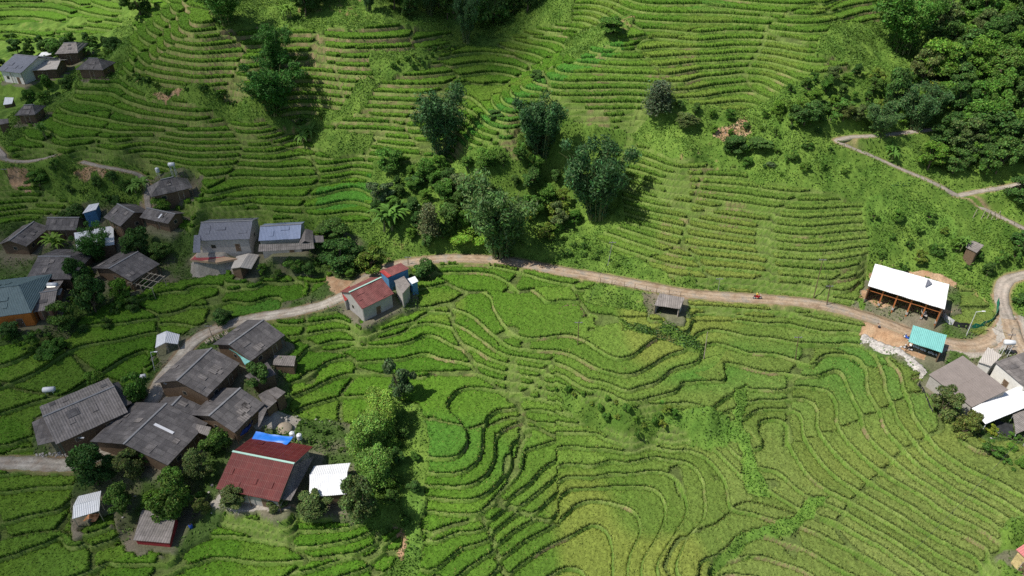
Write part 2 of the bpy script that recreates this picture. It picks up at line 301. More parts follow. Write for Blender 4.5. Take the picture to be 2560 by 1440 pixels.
# ------------------------------------------------------------------ ground cover zones, outlined on the land
WILD = [gpoly(p) for p in [
 [(2190,-60),(2200,60),(2080,50),(2030,140),(2180,190),(1960,232),(1890,262),(1700,258),(1630,280),(1570,330),(1600,362),(1700,395),(1850,420),(1905,470),(2050,470),(2155,500),(2165,600),(2178,690),(2190,650),(2400,700),(2480,760),(2600,860),(2800,900),(2800,-60)],
 [(930,420),(950,385),(1010,412),(1080,412),(1130,405),(1290,395),(1290,340),(1390,300),(1560,330),(1565,560),(1480,590),(1400,560),(1330,625),(1200,645),(1000,650),(830,690),(800,600),(640,556),(740,540),(930,556)],
 [(556,246),(680,272),(840,272),(840,300),(800,330),(940,342),(930,372),(810,395),(760,330),(640,300),(500,262),(390,256),(300,206),(320,190),(430,232)],
 [(930,135),(1100,128),(1160,108),(1060,172),(975,205),(930,190)],[(900,190),(960,200),(930,245),(880,300),(830,300)],
 [(500,-80),(540,70),(640,66),(870,74),(960,64),(1150,84),(1240,72),(1330,60),(1380,20),(1440,-80)],
 [(1180,-80),(1240,90),(1330,60),(1440,-80)],[(1440,150),(1400,140),(1420,90),(1500,60),(1590,40),(1560,90),(1530,115),(1480,118)],
 [(1385,972),(1450,985),(1600,1035),(1725,1012),(1862,1058),(1850,1108),(1760,1112),(1700,1065),(1640,1085),(1560,1092),(1500,1060),(1400,1010)],
 [(1835,965),(1870,960),(1862,1080),(1910,1200),(1915,1250),(1870,1230),(1850,1180),(1842,1080)],
 [(2085,1235),(2060,1262),(1960,1330),(1860,1362),(1800,1440),(1770,1440),(1830,1345),(1950,1300),(2040,1245)],
 [(860,1070),(960,1000),(1050,1005),(1065,1080),(1060,1290),(1040,1470),(960,1470),(1000,1330),(940,1320),(870,1300)],
 [(60,398),(240,402),(350,420),(375,470),(350,530),(230,520),(140,500),(100,450),(0,445),(-40,420),(-40,398)],
 [(120,285),(60,330),(0,380),(-80,330),(-80,100),(100,95),(200,90),(330,60),(330,130),(290,200),(200,225)],
 [(300,60),(330,60),(370,20),(420,-60),(330,-60)],[(-80,62),(60,58),(160,52),(200,40),(230,46),(200,66),(0,76),(-80,80)],
 [(2150,780),(2120,765),(2200,720),(2320,780),(2300,800)],[(1500,712),(1640,742),(1660,790),(1560,775),(1460,750),(1450,735)],
 [(1300,600),(1480,570),(1540,640),(1700,690),(1900,728),(2080,750),(2080,765),(1700,722),(1500,685),(1280,645)],
 [(1100,100),(1180,60),(1440,-20),(1430,60),(1300,80),(1200,110)],
 [(2560,1290),(2505,1300),(2500,1470),(2700,1470),(2700,1290)],
 [(1170,790),(1160,800)]+[(1170,795)],
 [(1560,800),(1750,850),(1760,893),(1560,820)],
]]
VILL = [gpoly(p) for p in [
 [(-80,560),(130,530),(240,505),(330,505),(400,545),(480,570),(830,562),(900,600),(980,632),(960,655),(860,690),(640,690),(520,688),(430,712),(330,720),(200,800),(170,850),(-80,880)],
 [(370,440),(480,425),(505,440),(500,480),(420,520),(370,510)],
 [(540,802),(640,790),(705,850),(700,880),(730,905),(715,960),(730,1040),(870,1062),(885,1150),(885,1315),(740,1295),(560,1300),(455,1385),(330,1375),(280,1290),(175,1300),(185,1185),(80,1130),(85,1045),(250,960),(350,965),(395,905),(385,830),(455,830)],
 [(840,690),(1000,655),(1050,690),(1045,770),(980,800),(840,790),(690,800),(700,760),(780,740)],
 [(2170,815),(2150,770),(2200,745),(2400,770),(2360,800),(2480,845),(2500,800),(2620,780),(2620,1120),(2460,1098),(2400,1050),(2310,985),(2310,945),(2150,850)],
 [(2175,690),(2190,650),(2390,700),(2400,780),(2340,800),(2150,745)],
 [(1600,742),(1720,750),(1730,800),(1620,790)],
]]
CONCRETE = [gpoly(p) for p in [[(480,655),(560,645),(620,690),(560,700),(482,688)],[(640,1055),(690,1030),(740,1050),(745,1085),(640,1080)],[(2350,845),(2440,860),(2480,840),(2500,790),(2560,790),(2600,900),(2500,880),(2440,895),(2360,880)],[(510,1275),(560,1240),(600,1262),(740,1275),(730,1290),(540,1295)]]]
SANDY = [gpoly(p) for p in [[(2165,815),(2230,800),(2330,838),(2310,900),(2230,880),(2150,832)],[(2160,712),(2378,780),(2352,802),(2150,748)],[(2185,690),(2178,655),(2200,648),(2390,700),(2384,716),(2200,664)],[(1790,320),(1860,300),(1880,330),(1820,360),(1785,350)],[(800,690),(880,700),(850,740)],[(560,1210),(700,1260),(760,1275),(560,1290)],[(25,450),(70,440),(75,480),(35,480)],[(180,440),(260,425),(270,445),(210,460)],[(380,232),(455,232),(445,250),(400,250)],[(985,1320),(1010,1330),(1000,1390),(990,1380)]]]
BRIGHT = [gpoly(p) for p in [[(2085,1235),(2060,1262),(1960,1330),(1860,1362),(1800,1440),(1770,1440),(1830,1345),(1950,1300),(2040,1245)],[(790,465),(930,440),(940,500),(860,515),(795,530)],[(1010,1240),(1055,1230),(1040,1470),(985,1470)],[(1650,1010),(1850,1050),(1850,1110),(1660,1070)],[(1835,965),(1870,960),(1862,1080),(1910,1200),(1915,1250),(1870,1230),(1842,1080)],[(2160,500),(2300,500),(2400,560),(2380,640),(2280,560),(2170,560)],[(1480,120),(1560,100),(1560,130),(1500,160),(1300,260),(1170,360),(1150,350),(1290,235)]]]
# ------------------------------------------------------------------ the land itself
def axis(a, b, s, lo, hi):
    m = list(np.arange(a, b, s)); st = s*2
    while m[-1] < hi: m.append(m[-1]+st); st *= 1.18
    st = s*2
    while m[0] > lo: m.insert(0, m[0]-st); st *= 1.18
    return np.array(m)
DX = 0.25
xs = axis(-196, 146, DX, -900, 900); ys = axis(42, 300, DX, -500, 1000)
X, Y = np.meshgrid(xs, ys)
xc, yc = np.clip(xs, -205, 152), np.clip(ys, 30, 308)
Hh = H_grid(xc, yc)
out = np.hypot(X-np.clip(X, -205, 152), Y-np.clip(Y, 30, 308))
Hh = Hh+out*.22*(Y > 150)-out*.10*(Y < 60)+np.minimum(out, 60)/60*vnoise(X, Y, 70, 3)*14
Hh, PADM = pads(X, Y, Hh)
RD = np.full(X.shape, 1e9)
for l, wd in LINES:
    d, z = line_dist(X, Y, l, 7.0); wgt = 1-sstep(wd/2+.5, wd/2+2.6, d); Hh = Hh*(1-wgt)+z*wgt; RD = np.minimum(RD, d-wd/2)
wx = X+vnoise(X, Y, 3.1, 11)*.8+vnoise(X, Y, 1.1, 12)*.3; wy = Y+vnoise(X, Y, 3.1, 13)*.8+vnoise(X, Y, 1.1, 14)*.3
def zone(L, X=wx, Y=wy):
    m = np.zeros(X.shape, bool)
    for p in L: m |= inpoly(X, Y, p)
    return m
wild = zone(WILD)|(out > 0); vill = zone(VILL)|(PADM+.25*vnoise(X, Y, 1.7, 56) > .93); vill &= ~(out > 0); nearroad = RD < .55
far = (X < -60)&(Y > 195)
# terrace levels
S0, S1 = 1.08, 1.20; S2 = 1.62-.38*sstep(-55, 10, X)   # height of one step: lower fields, middle slope, upper slopes (taller on the left spur)
def z2l(z): return np.where(z < 0, z/S0, np.where(z < 18, z/S1, 18/S1+(z-18)/S2))
def l2z(l): return np.where(l < 0, l*S0, np.where(l < 18/S1, l*S1, 18+(l-18/S1)*S2))
Hn = Hh+(.20+.2*sstep(20,-30,X))*vnoise(X, Y, 12, 21)+.11*vnoise(X, Y, 4.6, 22)
Lv = z2l(Hn)
# neighbours' holdings: the levels jump a little from one holding to the next
sx, sy = 27., 15.
qx = (X+vnoise(X, Y, 8, 31)*2.2)/sx; qy = (Y+vnoise(X, Y, 8, 32)*2.2)/sy
r1 = np.random.default_rng(77); JX, JY, JO = r1.random((3, 128, 128)); bi = np.floor(qx).astype(int); bj = np.floor(qy).astype(int)
d1 = np.full(X.shape, 9.); d2 = np.full(X.shape, 9.); off = np.zeros(X.shape)
for di in (-1, 0, 1):
    for dj in (-1, 0, 1):
        i = (bi+di) % 128; j = (bj+dj) % 128
        dd = np.hypot((qx-(bi+di)-JX[i,j])*1.2, qy-(bj+dj)-JY[i,j])
        nw = dd < d1; d2 = np.where(nw, d1, np.minimum(d2, dd)); off = np.where(nw, JO[i,j], off); d1 = np.where(nw, dd, d1)
edge = (d2-d1)*9.
offq = np.where(off < .5, 0, np.where(off < .75, .33, .6))*np.where((X > 8)&(Y < 112), .0, 1)
Lv = Lv+offq
gy, gx = np.gradient(Hh, ys, xs); slope = np.clip(np.hypot(gx, gy), .05, 3)
fl = np.floor(Lv); t = Lv-fl; zb = l2z(fl-offq); zt = l2z(fl+1-offq)
Wd = np.clip((zt-zb)/slope, .5, 40)
ris = np.clip(.16*Wd, .22, .36+.6*(slope > .7)+.15*vnoise(X, Y, 6, 41)); ris = np.minimum(ris, .5*Wd)
tr = (t-(1-ris/Wd))/(ris/Wd)                        # <0 on the paddy, 0..1 up the bank
terr = zb+(zt-zb)*sstep(0, 1, tr)
lump = .55*vnoise(X, Y, 5, 51)+.35*vnoise(X, Y, 2.1, 52)+.16*vnoise(X, Y, .8, 53)
rj = rng.random(X.shape)-.5
smoothland = Hh+lump*np.clip((RD-.6)/3, 0, 1)*(1-PADM)
paddy = ~(wild|vill|nearroad)
Zg = np.where(paddy, terr, np.where(vill, Hh+.12*vnoise(X, Y, 2, 55)*(1-PADM), smoothland))
Zg = np.where(RD < .55, np.minimum(Zg, Hh), Zg)+rj*.05
de = t*Wd; bank = tr > 0
keep = ((xs[None,:] > -196)&(xs[None,:] < 146)&(ys[:,None] > 42)&(ys[:,None] < 300)&(np.abs(X) < .80*(Y*CP+60)+10))
riceg = paddy&(de > .06)&(tr < .55)&((edge > .34)|((X > 8)&(Y < 112)&((off*7 % 1) > .35)))&(Wd > .95)&keep
# a few paddies lie fallow, weedy at their ends
fallow = (vnoise(X, Y, 9, 61)+.5*vnoise(X, Y, 3, 62)) > .93
riceg &= ~fallow
# ---- colours of the ground: soil, grass banks, weeds, lanes
def col(a): return np.array(a, np.float32)
def lerp(a, b, t): return a*(1-t[...,None])+b*t[...,None]
n1 = vnoise(X, Y, 14, 71)*.5+.5; n2 = vnoise(X, Y, 3, 72)*.5+.5; n3 = vnoise(X, Y, 1, 73)*.5+.5; n4 = rng.random(X.shape)
grass = lerp(col((.060,.125,.014)), col((.145,.225,.036)), np.clip(n2*.7+n3*.5-.15, 0, 1)); grass = lerp(grass, col((.20,.20,.075)), np.clip(n1*n3*1.4-.45, 0, .8))
brown = lerp(col((.17,.13,.07)), col((.30,.21,.13)), n3)
Cg = lerp(grass, col((.105,.19,.035)), .35*np.ones(X.shape))
hillbrown = sstep(150, 172, Y)*sstep(-8, -30, X)*sstep(-105, -88, X)
slump = np.clip((vnoise(X, Y, 7, 75)+.4*vnoise(X, Y, 2, 76)-.42)*2.5, 0, .75)*(X > -20)
bright_r = np.maximum(slump, np.clip(hillbrown*(.45+.5*n3)+np.clip(n1*n2*1.5-.62, 0, 1)*(.35), 0, .85))*(tr > -.3)
Cg = lerp(Cg, brown, bright_r)
mud = paddy&(tr <= 0); Cg = np.where(mud[...,None], lerp(col((.075,.10,.03)), col((.14,.2,.05)), n3), Cg)
rim = paddy&(de < .26); Cg = np.where(rim[...,None], lerp(col((.12,.19,.035)), col((.19,.24,.07)), n2), Cg)
wcol = lerp(col((.060,.125,.018)), col((.155,.245,.042)), np.clip(n2*.6+n3*.6-.1, 0, 1)); wcol = lerp(wcol, col((.28,.17,.10)), np.clip((n1*n3-.60)*5, 0, .7))
Cg = np.where(wild[...,None], wcol, Cg)
br = zone(BRIGHT); Cg = np.where((br&wild)[...,None], lerp(lerp(col((.085,.18,.028)), col((.15,.26,.045)), n3), wcol, .35*np.ones(X.shape)), Cg)
vcol = lerp(col((.06,.105,.024)), col((.16,.135,.10)), np.clip(n2*1.2-.5+.3*n3, 0, 1)); vcol = lerp(vcol, col((.21,.175,.14)), np.clip((PADM-.55)*1.2, 0, .55))
Cg = np.where(vill[...,None], vcol, Cg)
sd = zone(SANDY); Cg = np.where(sd[...,None], lerp(col((.33,.195,.11)), col((.43,.30,.19)), n3), Cg)
cc = zone(CONCRETE); Cg = np.where(cc[...,None], lerp(col((.30,.27,.23)), col((.38,.35,.31)), n3), Cg)
sh = (RD > -.3)&(RD < .8); Cg = np.where(sh[...,None], lerp(Cg, np.broadcast_to(col((.30,.20,.13)), Cg.shape), np.clip(.9-RD+n3*.5-.4, 0, .9)), Cg)
Cg = Cg*(.88+.24*n4[...,None])
M_LAND = attr_mat("earth_and_grass", 5.0, .32, .95, .6, .08)
ny, nx = X.shape; idx = np.arange(ny*nx).reshape(ny, nx)
quads = np.stack([idx[:-1,:-1], idx[:-1,1:], idx[1:,1:], idx[1:,:-1]], -1).reshape(-1, 4)
land = np_mesh("hillside_terrain", np.stack([X, Y, Zg], -1).reshape(-1, 3), quads, M_LAND, Cg.reshape(-1, 3), smooth=False)
tag(land, kind='structure')
# ---- the rice: a rough standing crop on each paddy, cut off sheer at the bunds
rq = riceg[:-1,:-1]&riceg[:-1,1:]&riceg[1:,1:]&riceg[1:,:-1]&((np.maximum.reduce([fl[:-1,:-1], fl[:-1,1:], fl[1:,1:], fl[1:,:-1]])-np.minimum.reduce([fl[:-1,:-1], fl[:-1,1:], fl[1:,1:], fl[1:,:-1]])) < .5)
cj = rng.random(X.shape)
hgt = .58+.14*sstep(100, 150, Y)+.30*(cj-.5)+.10*vnoise(X, Y, .9, 81)+.06*vnoise(X, Y, 5, 82)
Zr = zb+hgt
pid = np.abs(np.sin(fl*12.9898+np.floor(off*3)*78.233+off*37.7))*43758.5 % 1
e1 = sstep(-30, 60, X)*sstep(210, 60, Y)+.25*sstep(60,110,X)
ra = lerp(lerp(col((.060,.150,.010)), col((.098,.205,.016)), pid), lerp(col((.112,.162,.032)), col((.160,.205,.052)), pid), np.clip(e1, 0, 1))
ra = lerp(ra, np.broadcast_to(col((.06,.17,.022)), ra.shape), np.clip((vnoise(X, Y, 17, 83)-.35)*1.6, 0, .75)*(pid > .45))
ra = lerp(ra, np.broadcast_to(col((.22,.24,.05)), ra.shape), np.clip((vnoise(X, Y, 13, 84)-.25)*1.5, 0, (.55-.3*sstep(110, 140, Y))*(.25+.75*sstep(-25, 5, X))))
ra = np.where(br[...,None], lerp(ra, np.broadcast_to(col((.055,.20,.025)), ra.shape), .7*np.ones(X.shape)), ra)
ra = ra*(.80+.45*cj[...,None])
vi = np.full(ny*nx, -1, np.int64); used = np.unique(quads.reshape(ny-1, nx-1, 4)[rq]); vi[used] = np.arange(len(used))
topv = np.stack([X, Y, Zr], -1).reshape(-1, 3)[used]; botv = np.stack([X, Y, zb-.05], -1).reshape(-1, 3)[used]
tq = vi[quads.reshape(ny-1, nx-1, 4)[rq]]; nU = len(used)
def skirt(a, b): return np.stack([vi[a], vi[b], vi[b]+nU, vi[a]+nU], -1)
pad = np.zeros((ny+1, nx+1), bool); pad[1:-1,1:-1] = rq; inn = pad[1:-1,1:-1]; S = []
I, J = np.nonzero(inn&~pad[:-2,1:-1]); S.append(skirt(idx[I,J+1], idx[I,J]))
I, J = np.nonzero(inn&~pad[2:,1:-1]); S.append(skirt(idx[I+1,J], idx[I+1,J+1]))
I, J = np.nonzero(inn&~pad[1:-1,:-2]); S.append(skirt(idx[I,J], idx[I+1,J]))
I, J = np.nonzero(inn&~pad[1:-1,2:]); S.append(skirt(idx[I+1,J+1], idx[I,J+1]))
rc = ra.reshape(-1, 3)[used]
M_RICE = attr_mat("rice_crop", 9.0, .35, .8, .7, .1)
rice = np_mesh("rice", np.vstack([topv, botv]), np.vstack([tq]+S), M_RICE, np.vstack([rc, rc*np.array([.42,.42,.5])]))  # foot of the crop darkened in its colour, painting in the self-shade between stems
tag(rice, "standing green rice filling the terraced paddies of the valley", "rice crop", kind='stuff')
# ---- road surfaces, a sheet a few centimetres proud of the land
def ribbon(name, Lp, wd, mat, lift):
    d = np.gradient(Lp[:,:2], axis=0); d /= np.linalg.norm(d, axis=1)[:,None]+1e-9; nrm = np.stack([-d[:,1], d[:,0]], 1)
    K = 7; off_ = np.linspace(-.5, .5, K); wv = wd*(1+.08*vnoise(Lp[:,0], Lp[:,1], 3, 91)); V = np.zeros((len(Lp), K, 3))
    jl = vnoise(Lp[:,0], Lp[:,1], .9, 92)*.16; jr = vnoise(Lp[:,0], Lp[:,1], .9, 93)*.16
    for k in range(K): V[:,k,:2] = Lp[:,:2]+nrm*(off_[k]*wv+(jl if k == 0 else jr if k == K-1 else 0))[:,None]; V[:,k,2] = Lp[:,2]+lift+.03*(1-abs(off_[k])*2)
    skl = V[:,0].copy(); skr = V[:,-1].copy(); skl[:,2] -= .4; skr[:,2] -= .4
    V = np.concatenate([skl[:,None], V, skr[:,None]], 1); K += 2
    ii = np.arange(len(Lp)*K).reshape(len(Lp), K); q = np.stack([ii[:-1,1:], ii[:-1,:-1], ii[1:,:-1], ii[1:,1:]], -1).reshape(-1, 4)
    cf = np.array([.85,.85,.86,1.12,.84,1.10,.9,.85,.85])[None,:]*(1+.10*vnoise(V[:,:,0], V[:,:,1], 1.4, 94)); verge = np.abs(np.linspace(-1, 1, K))[None,:]**6*(vnoise(V[:,:,0], V[:,:,1], 1.1, 95) > -.1)
    cA = np.repeat(cf[:,:,None], 3, 2)*(1-verge[:,:,None])+verge[:,:,None]*np.array([.35,.62,.22])
    o = np_mesh(name, V.reshape(-1, 3), q, mat, cA.reshape(-1, 3)); tag(o, kind='structure'); return o
def road_mat(name, a, b, c):
    m, n, bs = node_mat(name, .9, .2); co = obj_co(n); f = noise_n(n, .35, 5, .65, co); g = noise_n(n, 3.0, 5, .7, co)
    x = ramp_n(n, f, [(.35, a), (.5, b), (.62, c)]); y = ramp_n(n, g, [(.3, .66), (.48, .98), (.7, 1.22)])
    a = n.nodes.new('ShaderNodeAttribute'); a.attribute_name = 'Col'; c = mix_n(n, 'MULTIPLY', 1.0, mix_n(n, 'MULTIPLY', 1.0, x, y), a.outputs['Color'])
    n.links.new(c, bs.inputs['Base Color']); bump_n(n, bs, g, .3, .05); return m
M_ROAD = road_mat("dusty_concrete", (.27,.19,.125), (.36,.275,.195), (.29,.25,.205))
M_PATH = road_mat("grey_path", (.25,.22,.185), (.33,.29,.25), (.38,.32,.27))
M_LANE = road_mat("pale_lane", (.36,.28,.21), (.40,.35,.29), (.50,.45,.38))
for i_, ((l, wd), nm, mt) in enumerate(zip(LINES, ["road", "road", "road", "road", "path", "path", "path", "path"], [M_ROAD, M_PATH, M_ROAD, M_LANE, M_PATH, M_PATH, M_PATH, M_PATH])):
    ribbon(nm, l, wd, mt, .05+.008*i_)
def zfine(x, y):                                    # height of the meshed land
    i = min(max(int(np.searchsorted(xs, x))-1, 0), nx-2); j = min(max(int(np.searchsorted(ys, y))-1, 0), ny-2)
    return float(Zg[j,i])
# ------------------------------------------------------------------ building materials
def sheet_mat(name, c1, c2, seam, pitch=.18, rough=.8, bw=1.0, bh=1.55, stain=.35, spec=.3):
    m, n, b = node_mat(name, rough, spec); co = obj_co(n)
    br = n.nodes.new('ShaderNodeTexBrick'); br.offset = 0; br.inputs['Color1'].default_value = (*c1, 1); br.inputs['Color2'].default_value = (*c2, 1)
    br.inputs['Mortar'].default_value = (*seam, 1); br.inputs['Scale'].default_value = 1; br.inputs['Mortar Size'].default_value = .022; br.inputs['Mortar Smooth'].default_value = .3
    br.inputs['Brick Width'].default_value = bw; br.inputs['Row Height'].default_value = bh; br.inputs['Bias'].default_value = -.2
    n.links.new(co, br.inputs['Vector'])
    f = noise_n(n, .8, 5, .7, co); g = noise_n(n, 6, 4, .7, co)
    c = mix_n(n, 'MULTIPLY', 1.0, br.outputs['Color'], ramp_n(n, f, [(.3, 1-stain), (.65, 1+stain*.5)])); c = mix_n(n, 'MULTIPLY', 1.0, c, ramp_n(n, g, [(.3, .88), (.7, 1.1)]))
    wv = n.nodes.new('ShaderNodeTexWave'); wv.wave_type = 'BANDS'; wv.bands_direction = 'X'; wv.inputs['Scale'].default_value = .314/pitch; n.links.new(co, wv.inputs['Vector'])
    c = mix_n(n, 'MULTIPLY', 1.0, c, ramp_n(n, wv.outputs['Fac'], [(0, .74), (.5, 1.06)]))
    n.links.new(c, b.inputs['Base Color']); bump_n(n, b, wv.outputs['Fac'], .7, .05); return m
def plain_mat(name, c, var=.2, scale=1.5, rough=.85, spec=.25, bump=.15):
    m, n, b = node_mat(name, rough, spec); co = obj_co(n); f = noise_n(n, scale, 5, .65, co)
    n.links.new(mix_n(n, 'MULTIPLY', 1.0, c, ramp_n(n, f, [(.3, 1-var), (.7, 1+var*.6)])), b.inputs['Base Color']); bump_n(n, b, f, bump, .05); return m
M = {
 'slate': sheet_mat("grey_fibre_cement", (.155,.14,.136), (.245,.222,.213), (.08,.072,.068)),
 'slate_dark': sheet_mat("dark_fibre_cement", (.125,.115,.115), (.20,.184,.18), (.055,.05,.05)),
 'slate_ribbed': sheet_mat("ribbed_fibre_cement", (.24,.215,.20), (.28,.25,.235), (.15,.13,.12), pitch=.42),
 'slate_brown': sheet_mat("brown_grey_sheet", (.235,.20,.185), (.25,.215,.20), (.16,.13,.12), pitch=.24, stain=.12, bw=30, bh=30),
 'red': sheet_mat("rusty_red_sheet", (.115,.019,.018), (.135,.024,.021), (.17,.07,.06), pitch=.3, bw=1.1, bh=1.1, stain=.2, rough=.6),
 'red_old': sheet_mat("faded_red_sheet", (.22,.075,.07), (.27,.11,.10), (.2,.1,.09), pitch=.3, bw=2.5, bh=9, stain=.4, rough=.7),
 'red_new': sheet_mat("bright_red_sheet", (.42,.06,.055), (.36,.05,.05), (.3,.05,.05), pitch=.3, rough=.5),
 'pink': sheet_mat("pink_red_sheet", (.52,.17,.17), (.55,.18,.18), (.5,.15,.15), pitch=.3, bw=30, bh=30, rough=.6, stain=.1),
 'white': sheet_mat("white_metal_sheet", (.78,.79,.82), (.84,.85,.87), (.6,.62,.66), pitch=.3, rough=.5, stain=.08, bw=9, bh=1.8),
 'white_plain': sheet_mat("new_white_sheet", (.85,.85,.86), (.87,.87,.88), (.8,.8,.82), pitch=.4, rough=.5, stain=.05, bw=30, bh=30),
 'teal': sheet_mat("teal_sheet", (.20,.50,.47), (.22,.53,.50), (.18,.46,.43), pitch=.3, rough=.5, stain=.12, bw=30, bh=30),
 'teal_dark': sheet_mat("grey_teal_sheet", (.13,.19,.20), (.145,.205,.215), (.11,.16,.17), pitch=.3, rough=.55, stain=.12, bw=30, bh=30),
 'blue': sheet_mat("blue_sheet", (.24,.29,.42), (.27,.32,.46), (.2,.23,.34), pitch=.3, rough=.4, stain=.12, bw=1.0, bh=30),
 'tile': sheet_mat("blue_grey_tile", (.17,.18,.22), (.20,.21,.25), (.12,.125,.16), pitch=.3, rough=.5, stain=.1, bw=.3, bh=.38),
 'beige': sheet_mat("beige_sheet", (.5,.46,.42), (.52,.48,.44), (.4,.38,.36), pitch=.3, stain=.1, bw=30, bh=30),
 'wood': plain_mat("weathered_boards", (.17,.115,.075), .4, 4), 'wood_red': plain_mat("orange_timber", (.42,.15,.05), .25, 3),
 'wood_pale': plain_mat("pale_poles", (.42,.36,.28), .25, 4), 'plaster': plain_mat("grey_plaster", (.42,.40,.38), .2, 1.5), 'white_wall': plain_mat("white_wash", (.74,.72,.68), .14, 1.2),
 'orange_wall': plain_mat("orange_wall", (.62,.20,.04), .15, 1.5), 'blue_wall': plain_mat("blue_wall", (.10,.25,.45), .2, 2), 'brick': plain_mat("bare_brick", (.38,.2,.13), .3, 3),
 'yellow_stone': plain_mat("yellow_stone_wall", (.62,.48,.24), .45, 1.6, bump=.5), 'red_wall': plain_mat("dark_red_wall", (.33,.04,.045), .2, 2),
 'mint': plain_mat("mint_ridge", (.38,.58,.50), .1), 'capgrey': plain_mat("grey_ridge", (.26,.26,.27), .2), 'glass': plain_mat("dark_glass", (.03,.035,.04), .1, 1, .2, .5),
 'concrete': plain_mat("raw_concrete", (.40,.38,.35), .2, 2), 'stone': plain_mat("rubble_stone", (.46,.43,.40), .6, 2.6, bump=1.0), 'steel': plain_mat("bright_steel", (.70,.72,.75), .08, 1, .3, .7),
 'tarp': plain_mat("blue_tarp", (.02,.19,.72), .25, 1.2, .45, .5), 'tarp_dark': plain_mat("dark_blue_tarp", (.04,.07,.25), .3, 1.5, .5), 'tarp_white': plain_mat("white_plastic", (.8,.8,.82), .1, 2, .5),
 'tarp_orange': plain_mat("orange_tarp", (.62,.28,.12), .3, 2, .6), 'net_green': plain_mat("green_net", (.02,.24,.15), .3, 3), 'net_black': plain_mat("black_net", (.03,.032,.036), .3, 2),
 'rubber': plain_mat("rubber", (.02,.02,.02), .2), 'black': plain_mat("black_paint", (.03,.03,.035), .2, 2, .4, .5), 'skin': plain_mat("skin", (.45,.27,.18), .05), 'hair': plain_mat("black_hair", (.02,.017,.015), .1),
 'shirt_grey': plain_mat("grey_shirt", (.45,.44,.42), .15, 5), 'shirt_yellow': plain_mat("yellow_jacket", (.62,.42,.05), .15, 5), 'cloth_red': plain_mat("red_cloth", (.55,.03,.04), .15, 5), 'trousers': plain_mat("dark_trousers", (.05,.05,.07), .2, 5),
 'sand': plain_mat("sand", (.40,.33,.25), .2, 4), 'plastic_blue': plain_mat("blue_plastic", (.03,.09,.45), .1, 2, .4), 'sack': plain_mat("white_sack", (.72,.74,.76), .25, 4), 'court_red': plain_mat("red_painted_slab", (.36,.08,.085), .3, .6), 'court_tan': plain_mat("tan_painted_slab", (.48,.33,.22), .2, .6),
}
